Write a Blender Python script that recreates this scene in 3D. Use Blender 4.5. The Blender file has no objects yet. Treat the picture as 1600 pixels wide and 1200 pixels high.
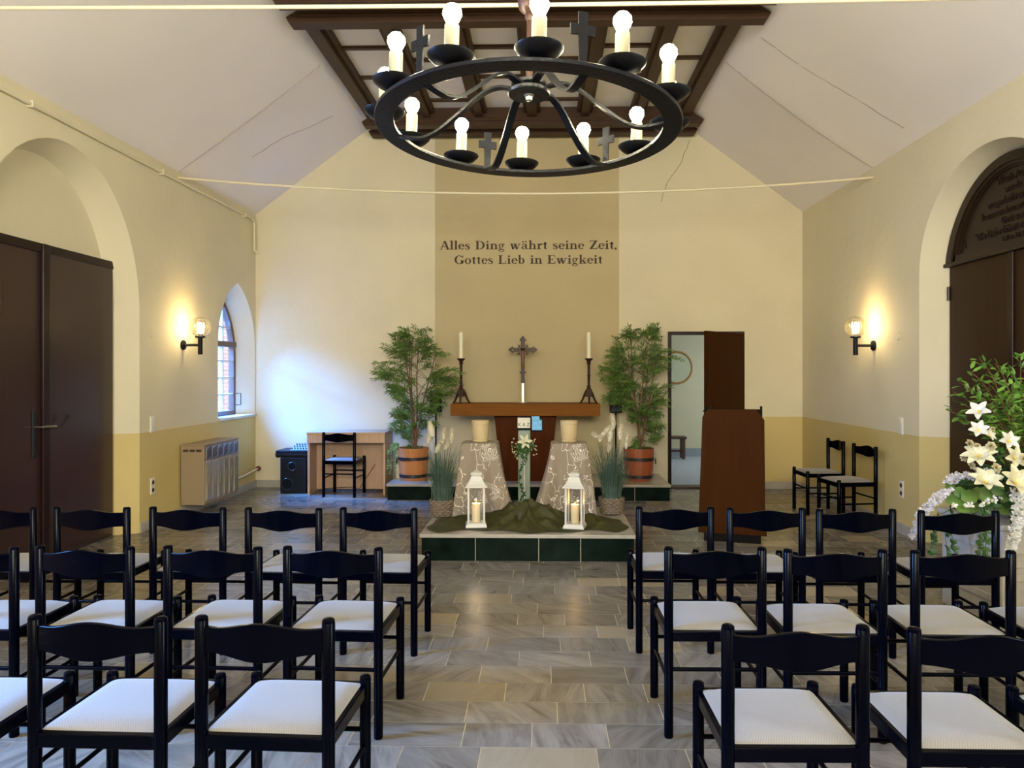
import bpy, bmesh, math, random
from mathutils import Vector, Matrix, Euler, noise
PI = math.pi
R = math.radians
random.seed(7)
sc = bpy.context.scene
COL = sc.collection

# ------------------------------------------------------------ camera
YAW = .022
FPX = 1155.0
CAMZ = 1.53
cam = bpy.data.cameras.new('camera')
camo = bpy.data.objects.new('camera', cam)
COL.objects.link(camo)
camo.location = (0, 0, CAMZ)
camo.rotation_euler = (PI/2, 0, YAW)
cam.sensor_width = 36
cam.lens = FPX/1600*36
cam.shift_x = -25/1600
cam.shift_y = -17/1600
cam.clip_start = .05
sc.camera = camo

# ------------------------------------------------------------ view, world and large lights
sc.view_settings.view_transform = 'Standard'
sc.view_settings.look = 'None'
sc.view_settings.gamma = 1
sc.view_settings.use_curve_mapping = False
sc.view_settings.exposure = 1.64
w = bpy.data.worlds.new('sky')
sc.world = w
w.use_nodes = True
bg = w.node_tree.nodes['Background']
bg.inputs[0].default_value = (.62, .78, 1, 1)
bg.inputs[1].default_value = 1.6

def area(name, loc, target, sx, sy, power, color, spread=180):
    l = bpy.data.lights.new(name, 'AREA')
    l.shape = 'RECTANGLE'
    l.size = sx
    l.size_y = sy
    l.energy = power
    l.color = color
    l.spread = R(spread)
    o = bpy.data.objects.new(name, l)
    COL.objects.link(o)
    o.location = loc
    d = Vector(target)-Vector(loc)
    o.rotation_euler = d.to_track_quat('-Z', 'Y').to_euler()
    return o

# daylight outside the pointed window by the altar (open sky above the yard)
area('sky_light_altar_window', (-6.5, 9.0, 4.7), (-3.9, 9.25, 1.75), 3.2, 3.2, 2900, (.05, .26, 1), 110)
# daylight in the nave windows on both long walls, behind the photographer's first rows
area('sky_light_left_window', (-4.35, 2.2, 2.5), (-1.2, 2.5, .4), 1.0, 1.4, 290, (.12, .38, 1), 110)
area('sky_light_right_window', (3.85, .9, 2.0), (2, 1.2, 1.3), 1.0, 1.7, 75, (.62, .78, 1))
# unseen fill lamp added behind the camera, aimed up to brighten the ceiling
area('fill_light_rear', (-.2, -3.2, 2.9), (-.2, 6, 4.9), 4.2, 1.4, 165, (1, .98, .86))
# daylight of the side room's window
area('sky_light_annex', (4.6, 12.0, 1.9), (2.0, 12.0, .6), 1.2, 1.4, 17, (.75, .88, 1))

# ------------------------------------------------------------ pixel -> point on a real plane of the room
def ray(px, py):
    a = (px-825)/FPX
    b = -(py-583)/FPX
    return Vector((a*math.cos(YAW)-math.sin(YAW), math.cos(YAW)+a*math.sin(YAW), b))
def on_x(px, py, x):
    r = ray(px, py); s = x/r.x
    return Vector((x, r.y*s, CAMZ+r.z*s))
def on_y(px, py, y):
    r = ray(px, py); s = y/r.y
    return Vector((r.x*s, y, CAMZ+r.z*s))
def on_z(px, py, z):
    r = ray(px, py); s = (z-CAMZ)/r.z
    return Vector((r.x*s, r.y*s, z))

# ------------------------------------------------------------ mesh helper
class MB:
    def __init__(s):
        s.v = []; s.f = []
    def add(s, vs, fs):
        o = len(s.v)
        s.v += [tuple(v) for v in vs]
        s.f += [tuple(i+o for i in f) for f in fs]
    def box(s, c, d, rz=0, M=None):
        x, y, z = d[0]/2, d[1]/2, d[2]/2
        vs = [Vector((a*x, b*y, e*z)) for e in (-1, 1) for b in (-1, 1) for a in (-1, 1)]
        if M is None: M = Matrix.Rotation(rz, 3, 'Z')
        vs = [M @ v+Vector(c) for v in vs]
        s.add(vs, [(0, 2, 3, 1), (4, 5, 7, 6), (0, 1, 5, 4), (2, 6, 7, 3), (0, 4, 6, 2), (1, 3, 7, 5)])
    def bx(s, x0, x1, y0, y1, z0, z1):
        s.box(((x0+x1)/2, (y0+y1)/2, (z0+z1)/2), (abs(x1-x0), abs(y1-y0), abs(z1-z0)))
    def tube(s, pts, r, n=10, caps=True, closed=False):
        pts = [Vector(p) for p in pts]
        if not isinstance(r, (list, tuple)): r = [r]*len(pts)
        k = len(pts)
        t0 = (pts[1]-pts[0]).normalized()
        up = Vector((0, 0, 1)) if abs(t0.z) < .9 else Vector((1, 0, 0))
        nrm = t0.cross(up).normalized()
        vs = []
        for i in range(k):
            if closed: t = (pts[(i+1) % k]-pts[i-1]).normalized()
            elif i == 0: t = (pts[1]-pts[0]).normalized()
            elif i == k-1: t = (pts[-1]-pts[-2]).normalized()
            else: t = (pts[i+1]-pts[i-1]).normalized()
            nrm = (nrm-t*nrm.dot(t))
            if nrm.length < 1e-6: nrm = t.orthogonal()
            nrm.normalize()
            b = t.cross(nrm)
            for j in range(n):
                a = 2*PI*j/n
                vs.append(pts[i]+(nrm*math.cos(a)+b*math.sin(a))*r[i])
        fs = []
        for i in range(k if closed else k-1):
            for j in range(n):
                a = i*n+j; b2 = i*n+(j+1) % n; i2 = (i+1) % k
                fs.append((a, b2, i2*n+(j+1) % n, i2*n+j))
        if caps and not closed:
            fs.append(tuple(range(n))[::-1])
            fs.append(tuple((k-1)*n+j for j in range(n)))
        s.add(vs, fs)
    def lathe(s, prof, c=(0, 0, 0), n=24, M=None):
        vs = []; fs = []
        c = Vector(c)
        for (r, z) in prof:
            for j in range(n):
                a = 2*PI*j/n
                p = Vector((r*math.cos(a), r*math.sin(a), z))
                if M is not None: p = M @ p
                vs.append(p+c)
        for i in range(len(prof)-1):
            for j in range(n):
                fs.append((i*n+j, i*n+(j+1) % n, (i+1)*n+(j+1) % n, (i+1)*n+j))
        if prof[0][0] > 1e-5: fs.append(tuple(range(n))[::-1])
        if prof[-1][0] > 1e-5: fs.append(tuple((len(prof)-1)*n+j for j in range(n)))
        s.add(vs, fs)
    def prism(s, poly, f, w0, w1):
        n = len(poly)
        s.add([f(u, v, w0) for u, v in poly]+[f(u, v, w1) for u, v in poly],
              [tuple(range(n))[::-1], tuple(range(n, 2*n))]+[(i, (i+1) % n, n+(i+1) % n, n+i) for i in range(n)])
    def leaf(s, p, d, nn, L, W, fold=.15, bend=.12):
        d = Vector(d).normalized(); side = d.cross(nn)
        if side.length < 1e-4: side = d.orthogonal()
        side.normalize(); nn = side.cross(d)
        p = Vector(p)
        m1 = p+d*L*.3-nn*W*fold
        m2 = p+d*L*.65-nn*(W*fold+L*bend*.4)
        tip = p+d*L-nn*L*bend
        a1 = p+d*L*.28+side*W*.45; a2 = p+d*L*.62+side*W*.42-nn*L*bend*.4
        b1 = p+d*L*.28-side*W*.45; b2 = p+d*L*.62-side*W*.42-nn*L*bend*.4
        s.add([p, a1, a2, tip, b2, b1, m1, m2], [(0, 6, 1), (6, 7, 2, 1), (7, 3, 2), (0, 5, 6), (6, 5, 4, 7), (7, 4, 3)])
    def build(s, name, m, parent=None, smooth=None, bevel=0, seg=2, at=None):
        me = bpy.data.meshes.new(name)
        me.from_pydata(s.v, [], s.f)
        bm = bmesh.new(); bm.from_mesh(me)
        bmesh.ops.recalc_face_normals(bm, faces=bm.faces)
        bm.to_mesh(me); bm.free()
        if m is not None: me.materials.append(m)
        if smooth is not None:
            me.shade_smooth()
            me.set_sharp_from_angle(angle=R(smooth))
        o = bpy.data.objects.new(name, me)
        COL.objects.link(o)
        if parent is not None: o.parent = parent
        if at is not None: o.location = at
        if bevel:
            b = o.modifiers.new('bevel', 'BEVEL')
            b.width = bevel; b.segments = seg; b.limit_method = 'ANGLE'; b.angle_limit = R(40)
        return o

def thing(name, label, cat, loc=(0, 0, 0), rz=0, group=None):
    o = bpy.data.objects.new(name, None)
    COL.objects.link(o)
    o.empty_display_size = .1
    o.location = loc; o.rotation_euler = (0, 0, rz)
    o['label'] = label; o['category'] = cat
    if group: o['group'] = group
    return o
def tag(o, label, cat, group=None):
    o['label'] = label; o['category'] = cat
    if group: o['group'] = group
    return o
def struct(o):
    o['kind'] = 'structure'
    return o
def copy_tree(o, parent=None):
    c = o.copy(); COL.objects.link(c)
    if parent is not None: c.parent = parent
    for ch in list(o.children): copy_tree(ch, c)
    return c

# ------------------------------------------------------------ materials
def newmat(name):
    m = bpy.data.materials.new(name); m.use_nodes = True
    nt = m.node_tree
    return m, nt, nt.nodes['Principled BSDF']
def pmat(name, col, rough=.5, metal=0, var=.0, vscale=4, bump=0, bscale=60, coat=0, stretch=None, emit=None, estr=0, sss=0, trans=0, spec=.5, detail=4):
    m, nt, b = newmat(name)
    N = nt.nodes; Lk = nt.links
    b.inputs['Base Color'].default_value = (*col, 1)
    b.inputs['Roughness'].default_value = rough
    b.inputs['Metallic'].default_value = metal
    b.inputs['Coat Weight'].default_value = coat
    b.inputs['Specular IOR Level'].default_value = spec
    b.inputs['Subsurface Weight'].default_value = sss
    if sss: b.inputs['Subsurface Radius'].default_value = (.03, .02, .01)
    b.inputs['Transmission Weight'].default_value = trans
    if emit:
        b.inputs['Emission Color'].default_value = (*emit, 1)
        b.inputs['Emission Strength'].default_value = estr
    if var or bump:
        tc = N.new('ShaderNodeTexCoord'); mp = N.new('ShaderNodeMapping')
        Lk.new(tc.outputs['Object'], mp.inputs[0])
        if stretch: mp.inputs['Scale'].default_value = stretch
    if var:
        nz = N.new('ShaderNodeTexNoise'); nz.inputs['Scale'].default_value = vscale; nz.inputs['Detail'].default_value = detail
        Lk.new(mp.outputs[0], nz.inputs['Vector'])
        mr = N.new('ShaderNodeMapRange'); mr.inputs[1].default_value = .25; mr.inputs[2].default_value = .75
        mr.inputs[3].default_value = 1-var; mr.inputs[4].default_value = 1+var
        Lk.new(nz.outputs[0], mr.inputs[0])
        mx = N.new('ShaderNodeVectorMath'); mx.operation = 'SCALE'
        mx.inputs[0].default_value = col
        Lk.new(mr.outputs[0], mx.inputs['Scale'])
        Lk.new(mx.outputs[0], b.inputs['Base Color'])
    if bump:
        nz = N.new('ShaderNodeTexNoise'); nz.inputs['Scale'].default_value = bscale; nz.inputs['Detail'].default_value = 3
        Lk.new(mp.outputs[0], nz.inputs['Vector'])
        bp = N.new('ShaderNodeBump'); bp.inputs['Strength'].default_value = bump; bp.inputs['Distance'].default_value = .01
        Lk.new(nz.outputs[0], bp.inputs['Height']); Lk.new(bp.outputs[0], b.inputs['Normal'])
    return m

CREAM = (.735, .655, .455)
DADO = (.64, .50, .20)
PANEL = (.55, .45, .25)

def wallmat(name, top, dado=True, back=False):
    m, nt, b = newmat(name)
    N = nt.nodes; Lk = nt.links
    tc = N.new('ShaderNodeTexCoord'); sp = N.new('ShaderNodeSeparateXYZ')
    Lk.new(tc.outputs['Object'], sp.inputs[0])
    def gt(sock, v, op='GREATER_THAN'):
        n = N.new('ShaderNodeMath'); n.operation = op; Lk.new(sock, n.inputs[0]); n.inputs[1].default_value = v
        return n.outputs[0]
    def mul(a, c):
        n = N.new('ShaderNodeMath'); n.operation = 'MULTIPLY'; Lk.new(a, n.inputs[0]); Lk.new(c, n.inputs[1])
        return n.outputs[0]
    def mix(f, a, c):
        n = N.new('ShaderNodeMix'); n.data_type = 'RGBA'
        Lk.new(f, n.inputs[0])
        if isinstance(a, tuple): n.inputs[6].default_value = (*a, 1)
        else: Lk.new(a, n.inputs[6])
        n.inputs[7].default_value = (*c, 1)
        return n.outputs[2]
    nz = N.new('ShaderNodeTexNoise'); nz.inputs['Scale'].default_value = 1.3; nz.inputs['Detail'].default_value = 6
    Lk.new(tc.outputs['Object'], nz.inputs['Vector'])
    mask = gt(sp.outputs[2], .955, 'LESS_THAN')
    if back: mask = mul(mask, gt(sp.outputs[0], 2.6))
    col = mix(mask, top, DADO)
    if back:
        pm = mul(gt(sp.outputs[0], -1.457), gt(sp.outputs[0], .992, 'LESS_THAN'))
        col = mix(pm, col, PANEL)
    mr = N.new('ShaderNodeMapRange'); mr.inputs[1].default_value = .3; mr.inputs[2].default_value = .7
    mr.inputs[3].default_value = .955; mr.inputs[4].default_value = 1.03
    Lk.new(nz.outputs[0], mr.inputs[0])
    vm = N.new('ShaderNodeVectorMath'); vm.operation = 'SCALE'
    Lk.new(col, vm.inputs[0]); Lk.new(mr.outputs[0], vm.inputs['Scale'])
    Lk.new(vm.outputs[0], b.inputs['Base Color'])
    b.inputs['Roughness'].default_value = .75
    n2 = N.new('ShaderNodeTexNoise'); n2.inputs['Scale'].default_value = 9; n2.inputs['Detail'].default_value = 6
    Lk.new(tc.outputs['Object'], n2.inputs['Vector'])
    bp = N.new('ShaderNodeBump'); bp.inputs['Strength'].default_value = .22; bp.inputs['Distance'].default_value = .02
    Lk.new(n2.outputs[0], bp.inputs['Height']); Lk.new(bp.outputs[0], b.inputs['Normal'])
    return m

M = {}
M['wall'] = wallmat('cream_plaster_with_ochre_dado', CREAM)
M['wall_back'] = wallmat('cream_plaster_with_brown_panel', CREAM, back=True)
M['plaster'] = pmat('plain_cream_plaster', CREAM, .75, var=.03, bump=.15, bscale=9)
M['ceiling'] = pmat('ceiling_plaster', (.85, .80, .76), .8, var=.03, vscale=1.2, bump=.2, bscale=5)
M['coffer'] = pmat('coffer_board', (.80, .74, .62), .7, var=.03)
M['beam'] = pmat('brown_beam_paint', (.052, .024, .011), .5, spec=.25, var=.12, vscale=3)
M['black'] = pmat('black_lacquer', (.0001, .0004, .0026), .17, bump=.02, bscale=80, spec=.06)
M['iron'] = pmat('black_wrought_iron', (.0035, .004, .006), .33, var=.3, vscale=40, bump=.2, bscale=90, spec=.2)
M['iron_dish'] = pmat('black_iron_dish', (.002, .002, .0025), .4, spec=.2)
M['sleeve'] = pmat('cream_candle_sleeve', (.26, .235, .15), .4)
M['bulb'] = pmat('lit_bulb', (1, .9, .7), .3, emit=(1, .89, .60), estr=94)
M['bulb2'] = pmat('lit_wall_bulb', (1, .9, .7), .3, emit=(1, .84, .50), estr=30)
M['door'] = pmat('dark_brown_varnished_door', (.036, .016, .015), .25, var=.08, vscale=3, stretch=(1, 4, .5), bump=.03, bscale=12)
M['door_r'] = pmat('brown_painted_door', (.034, .014, .004), .5, spec=.2, var=.15, vscale=3, stretch=(1, 4, .5))
M['tymp'] = pmat('carved_brown_board', (.026, .013, .006), .45, spec=.3, var=.15)
M['dooredge'] = pmat('dark_door_trim', (.016, .006, .005), .3, spec=.25)
M['metal'] = pmat('dull_metal', (.35, .34, .33), .35, metal=1)
M['darkmetal'] = pmat('dark_metal', (.03, .03, .035), .35, metal=.6)
M['brass'] = pmat('oxidised_copper', (.05, .022, .015), .4, metal=.3)
M['pipe'] = pmat('cream_painted_pipe', (.74, .66, .46), .45)
M['white'] = pmat('white_plastic', (.74, .70, .60), .4)
M['whitepaint'] = pmat('white_painted_metal', (.60, .57, .50), .4)
M['skirt'] = pmat('grey_stone_skirting', (.42, .39, .33), .4, var=.18, vscale=6)
M['sill'] = pmat('stone_sill', (.6, .58, .52), .3, var=.15, vscale=6)
M['winwood'] = pmat('brown_window_frame', (.13, .06, .035), .4)
M['muntin'] = pmat('white_muntin', (.62, .58, .55), .5)
M['altar'] = pmat('altar_wood', (.20, .072, .010), .55, spec=.08, var=.13, vscale=5, stretch=(.5, 4, 6))
M['altar_dark'] = pmat('altar_pedestal_wood', (.07, .017, .0025), .55, spec=.06, var=.15, vscale=5, stretch=(5, 4, .5))
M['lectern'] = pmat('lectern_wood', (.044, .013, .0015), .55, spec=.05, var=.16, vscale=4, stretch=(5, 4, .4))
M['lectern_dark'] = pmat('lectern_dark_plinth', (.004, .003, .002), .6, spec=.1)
M['oak'] = pmat('light_beech_laminate', (.52, .33, .20), .45, var=.08, vscale=4, stretch=(8, 8, .6))
M['fabric'] = None
M['marble_top'] = pmat('pale_marble_slab', (.36, .325, .26), .25, var=.15, vscale=5)
M['greentile'] = pmat('dark_green_marble', (.0035, .009, .006), .3, var=.7, vscale=7, detail=8, spec=.05)
M['grout'] = pmat('cream_grout', (.55, .48, .34), .8)
M['tub'] = pmat('orange_wood_tub', (.50, .19, .055), .42, var=.13, vscale=6, stretch=(6, 6, .6))
M['tub_dark'] = pmat('red_brown_wood_tub', (.30, .075, .025), .42, var=.13, vscale=6, stretch=(6, 6, .6))
M['band'] = pmat('black_iron_band', (.014, .014, .016), .4, bump=.3, bscale=60)
M['soil'] = pmat('potting_soil', (.03, .02, .012), .9, var=.4, vscale=40, bump=1, bscale=60)
M['bamboo'] = pmat('bamboo_leaves', (.10, .185, .032), .45, var=.5, vscale=9)
M['twig'] = pmat('green_brown_twig', (.075, .085, .03), .6)
M['stem'] = pmat('brown_cane', (.16, .075, .035), .6, var=.2)
M['leaf'] = pmat('light_green_leaves', (.13, .27, .035), .42, var=.5, vscale=7)
M['leafdark'] = pmat('dark_green_leaves', (.035, .085, .022), .42, var=.4, vscale=9)
M['ivy'] = pmat('pale_ivy', (.22, .42, .26), .5, var=.3, vscale=12)
M['grass'] = pmat('blue_green_grass', (.045, .085, .060), .55, var=.4, vscale=14)
M['plume'] = pmat('cream_plume', (.66, .60, .45), .9, var=.08, vscale=20)
M['petal'] = pmat('cream_petal', (.62, .59, .40), .55, sss=.15, var=.06, vscale=12)
M['petalwhite'] = pmat('white_petal', (.60, .58, .52), .6, var=.05, vscale=20)
M['rose'] = pmat('pale_rose_petal', (.50, .44, .27), .6, var=.12, vscale=30)
M['lilac'] = pmat('white_lilac_petal', (.50, .48, .52), .6)
M['yellow'] = pmat('yellow_stamen', (.7, .5, .08), .6)
M['urn'] = pmat('cream_urn', (.54, .42, .23), .42)
M['wax'] = pmat('ivory_wax', (.86, .80, .58), .4, sss=.2)
M['bronze'] = pmat('dark_bronze', (.050, .018, .013), .38, metal=.25, var=.25, vscale=30)
M['cross'] = pmat('crucifix_bronze', (.045, .020, .009), .5, var=.25, vscale=30)
M['corpus'] = pmat('crucifix_figure_bronze', (.24, .10, .055), .38, metal=.3)
M['rodmetal'] = pmat('pale_metal_rod', (.62, .58, .50), .3, metal=.6)
M['blackbox'] = pmat('black_speaker_casing', (.006, .0065, .008), .45, spec=.2)
M['blackmesh'] = pmat('black_speaker_grille', (.02, .025, .035), .6)
M['heater'] = pmat('tan_heater_casing', (.30, .22, .13), .45)
M['chrome'] = pmat('heater_front_enamel', (.46, .40, .31), .2, metal=.5, var=.1, vscale=10)
M['slot'] = pmat('dark_slot', (.05, .02, .018), .6)
M['red'] = pmat('dark_red_knob', (.12, .01, .01), .4)
M['blue'] = pmat('blue_tissue_box', (.14, .42, .72), .5, var=.25, vscale=30)
M['boxwhite'] = pmat('printed_box_card', (.66, .64, .52), .5)
M['ink'] = pmat('dark_print', (.004, .008, .012), .8, spec=.1)
M['letter'] = pmat('brown_wall_lettering', (.055, .020, .010), .6)
M['stele'] = pmat('grey_green_stele', (.22, .27, .21), .35, var=.15, vscale=8)
M['limestone'] = pmat('pale_carved_limestone', (.38, .35, .31), .55, var=.14, vscale=7, bump=.25, bscale=30)
M['carpet'] = pmat('grey_carpet', (.42, .45, .48), .95, var=.25, vscale=25, bump=.5, bscale=120)
M['mirrorframe'] = pmat('gilt_mirror_frame', (.36, .19, .05), .35)
M['mirror'] = pmat('mirror_glass', (.85, .9, .88), .03, metal=1)
M['annex'] = pmat('pale_green_white_wall', (.58, .53, .36), .8, var=.03)
M['bluegrey'] = pmat('blue_grey_skirting', (.25, .29, .33), .6)
M['benchwood'] = pmat('dark_bench_wood', (.07, .03, .02), .45)
M['knobwhite'] = pmat('mixer_panel', (.20, .20, .20), .5)

# woven seat fabric
def fabric():
    m, nt, b = newmat('grey_beige_woven_fabric')
    N = nt.nodes; Lk = nt.links
    tc = N.new('ShaderNodeTexCoord')
    ch = N.new('ShaderNodeTexChecker'); ch.inputs['Scale'].default_value = 260
    ch.inputs[1].default_value = (.265, .245, .225, 1); ch.inputs[2].default_value = (.18, .165, .152, 1)
    nz = N.new('ShaderNodeTexNoise'); nz.inputs['Scale'].default_value = 300
    Lk.new(tc.outputs['Object'], ch.inputs[0]); Lk.new(tc.outputs['Object'], nz.inputs['Vector'])
    Lk.new(ch.outputs[0], b.inputs['Base Color'])
    bp = N.new('ShaderNodeBump'); bp.inputs['Strength'].default_value = .35; bp.inputs['Distance'].default_value = .002
    Lk.new(nz.outputs[0], bp.inputs['Height']); Lk.new(bp.outputs[0], b.inputs['Normal'])
    b.inputs['Roughness'].default_value = .9
    b.inputs['Sheen Weight'].default_value = .2
    return m
M['fabric'] = fabric()

# marble floor: every tile has its own tone and vein direction (colour attribute 'tile')
def floormat():
    m, nt, b = newmat('marble_floor_tiles')
    N = nt.nodes; Lk = nt.links
    at = N.new('ShaderNodeAttribute'); at.attribute_name = 'tile'
    sp = N.new('ShaderNodeSeparateColor'); Lk.new(at.outputs['Color'], sp.inputs[0])
    tc = N.new('ShaderNodeTexCoord')
    sc1 = N.new('ShaderNodeVectorMath'); sc1.operation = 'SCALE'; Lk.new(at.outputs['Color'], sc1.inputs[0]); sc1.inputs['Scale'].default_value = 37
    ad = N.new('ShaderNodeVectorMath'); ad.operation = 'ADD'; Lk.new(tc.outputs['Object'], ad.inputs[0]); Lk.new(sc1.outputs[0], ad.inputs[1])
    ro = N.new('ShaderNodeVectorRotate'); ro.rotation_type = 'Z_AXIS'; Lk.new(ad.outputs[0], ro.inputs['Vector'])
    an = N.new('ShaderNodeMath'); an.operation = 'MULTIPLY'; an.inputs[1].default_value = 2.4; Lk.new(sp.outputs[1], an.inputs[0])
    Lk.new(an.outputs[0], ro.inputs['Angle'])
    mp = N.new('ShaderNodeMapping'); mp.inputs['Scale'].default_value = (1.0, 5.5, 1); Lk.new(ro.outputs[0], mp.inputs[0])
    nz = N.new('ShaderNodeTexNoise'); nz.inputs['Scale'].default_value = 2.6; nz.inputs['Detail'].default_value = 9; nz.inputs['Roughness'].default_value = .62; nz.inputs['Distortion'].default_value = 1.1
    Lk.new(mp.outputs[0], nz.inputs['Vector'])
    cr = N.new('ShaderNodeValToRGB')
    e = cr.color_ramp.elements
    e[0].position = .30; e[0].color = (.15, .128, .105, 1)
    e[1].position = .62; e[1].color = (.37, .325, .27, 1)
    e2 = e.new(.44); e2.color = (.26, .225, .185, 1)
    Lk.new(nz.outputs[0], cr.inputs[0])
    be = N.new('ShaderNodeMath'); be.operation = 'GREATER_THAN'; be.inputs[1].default_value = .86; Lk.new(sp.outputs[0], be.inputs[0])
    bf = N.new('ShaderNodeMath'); bf.operation = 'MULTIPLY'; bf.inputs[1].default_value = .7; Lk.new(be.outputs[0], bf.inputs[0])
    mx = N.new('ShaderNodeMix'); mx.data_type = 'RGBA'; Lk.new(bf.outputs[0], mx.inputs[0]); Lk.new(cr.outputs[0], mx.inputs[6]); mx.inputs[7].default_value = (.52, .41, .26, 1)
    tr = N.new('ShaderNodeMapRange'); tr.inputs[3].default_value = .46; tr.inputs[4].default_value = .76; Lk.new(sp.outputs[2], tr.inputs[0])
    vm = N.new('ShaderNodeVectorMath'); vm.operation = 'SCALE'; Lk.new(mx.outputs[2], vm.inputs[0]); Lk.new(tr.outputs[0], vm.inputs['Scale'])
    Lk.new(vm.outputs[0], b.inputs['Base Color'])
    b.inputs['Roughness'].default_value = .27
    n3 = N.new('ShaderNodeTexNoise'); n3.inputs['Scale'].default_value = 5; Lk.new(tc.outputs['Object'], n3.inputs['Vector'])
    bp = N.new('ShaderNodeBump'); bp.inputs['Strength'].default_value = .12; bp.inputs['Distance'].default_value = .01
    Lk.new(n3.outputs[0], bp.inputs['Height']); Lk.new(bp.outputs[0], b.inputs['Normal'])
    return m
M['floor'] = floormat()

# taupe cloth printed with silver tree-bark lines and rings
def clothmat():
    m, nt, b = newmat('taupe_cloth_with_silver_tree_ring_print')
    N = nt.nodes; Lk = nt.links
    tc = N.new('ShaderNodeTexCoord')
    nz = N.new('ShaderNodeTexNoise'); nz.inputs['Scale'].default_value = 7; nz.inputs['Detail'].default_value = 3
    Lk.new(tc.outputs['Object'], nz.inputs['Vector'])
    ns = N.new('ShaderNodeVectorMath'); ns.operation = 'MULTIPLY_ADD'
    Lk.new(nz.outputs['Color'], ns.inputs[0]); ns.inputs[1].default_value = (.16, .16, .16); Lk.new(tc.outputs['Object'], ns.inputs[2])
    mp = N.new('ShaderNodeMapping'); mp.inputs['Scale'].default_value = (1, 1, .55); Lk.new(ns.outputs[0], mp.inputs[0])
    vo = N.new('ShaderNodeTexVoronoi'); vo.feature = 'DISTANCE_TO_EDGE'; vo.inputs['Scale'].default_value = 12
    Lk.new(mp.outputs[0], vo.inputs['Vector'])
    l1 = N.new('ShaderNodeMath'); l1.operation = 'LESS_THAN'; l1.inputs[1].default_value = .017; Lk.new(vo.outputs['Distance'], l1.inputs[0])
    # knots: rings about two centres
    rings = None
    for c in ((.11, -.17, .60), (.09, -.2, .22)):
        sb = N.new('ShaderNodeVectorMath'); sb.operation = 'DISTANCE'; Lk.new(ns.outputs[0], sb.inputs[0])
        sb.inputs[1].default_value = (c[0]+.08, c[1]+.08, c[2]+.08)
        sn = N.new('ShaderNodeMath'); sn.operation = 'MULTIPLY'; sn.inputs[1].default_value = 430; Lk.new(sb.outputs['Value'], sn.inputs[0])
        si = N.new('ShaderNodeMath'); si.operation = 'SINE'; Lk.new(sn.outputs[0], si.inputs[0])
        g = N.new('ShaderNodeMath'); g.operation = 'GREATER_THAN'; g.inputs[1].default_value = .72; Lk.new(si.outputs[0], g.inputs[0])
        n1 = N.new('ShaderNodeMath'); n1.operation = 'LESS_THAN'; n1.inputs[1].default_value = .105; Lk.new(sb.outputs['Value'], n1.inputs[0])
        mm = N.new('ShaderNodeMath'); mm.operation = 'MULTIPLY'; Lk.new(g.outputs[0], mm.inputs[0]); Lk.new(n1.outputs[0], mm.inputs[1])
        inv = N.new('ShaderNodeMath'); inv.operation = 'SUBTRACT'; inv.inputs[0].default_value = 1; Lk.new(n1.outputs[0], inv.inputs[1])
        ll = N.new('ShaderNodeMath'); ll.operation = 'MULTIPLY'; Lk.new(l1.outputs[0], ll.inputs[0]); Lk.new(inv.outputs[0], ll.inputs[1]); l1 = ll
        if rings is None: rings = mm
        else:
            q = N.new('ShaderNodeMath'); q.operation = 'MAXIMUM'; Lk.new(rings.outputs[0], q.inputs[0]); Lk.new(mm.outputs[0], q.inputs[1]); rings = q
    al = N.new('ShaderNodeMath'); al.operation = 'MAXIMUM'; Lk.new(rings.outputs[0], al.inputs[0]); Lk.new(l1.outputs[0], al.inputs[1])
    # gaps in the print
    n4 = N.new('ShaderNodeTexNoise'); n4.inputs['Scale'].default_value = 9; Lk.new(tc.outputs['Object'], n4.inputs['Vector'])
    g4 = N.new('ShaderNodeMath'); g4.operation = 'GREATER_THAN'; g4.inputs[1].default_value = .45; Lk.new(n4.outputs[0], g4.inputs[0])
    fm = N.new('ShaderNodeMath'); fm.operation = 'MULTIPLY'; Lk.new(al.outputs[0], fm.inputs[0]); Lk.new(g4.outputs[0], fm.inputs[1])
    mx = N.new('ShaderNodeMix'); mx.data_type = 'RGBA'; Lk.new(fm.outputs[0], mx.inputs[0])
    mx.inputs[6].default_value = (.25, .20, .145, 1); mx.inputs[7].default_value = (.78, .74, .64, 1)
    Lk.new(mx.outputs[2], b.inputs['Base Color'])
    b.inputs['Roughness'].default_value = .75
    return m
M['cloth'] = clothmat()

def sheer(name, col, alpha, var=.3, scale=18):
    m, nt, b = newmat(name)
    N = nt.nodes; Lk = nt.links
    tc = N.new('ShaderNodeTexCoord'); nz = N.new('ShaderNodeTexNoise'); nz.inputs['Scale'].default_value = scale; nz.inputs['Detail'].default_value = 6
    Lk.new(tc.outputs['Object'], nz.inputs['Vector'])
    mr = N.new('ShaderNodeMapRange'); mr.inputs[1].default_value = .3; mr.inputs[2].default_value = .7; mr.inputs[3].default_value = 1-var; mr.inputs[4].default_value = 1+var
    Lk.new(nz.outputs[0], mr.inputs[0])
    vm = N.new('ShaderNodeVectorMath'); vm.operation = 'SCALE'; vm.inputs[0].default_value = col; Lk.new(mr.outputs[0], vm.inputs['Scale'])
    Lk.new(vm.outputs[0], b.inputs['Base Color'])
    b.inputs['Roughness'].default_value = .7
    b.inputs['Alpha'].default_value = alpha
    return m
M['tulle'] = sheer('olive_green_tulle', (.036, .034, .002), .95)

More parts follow.
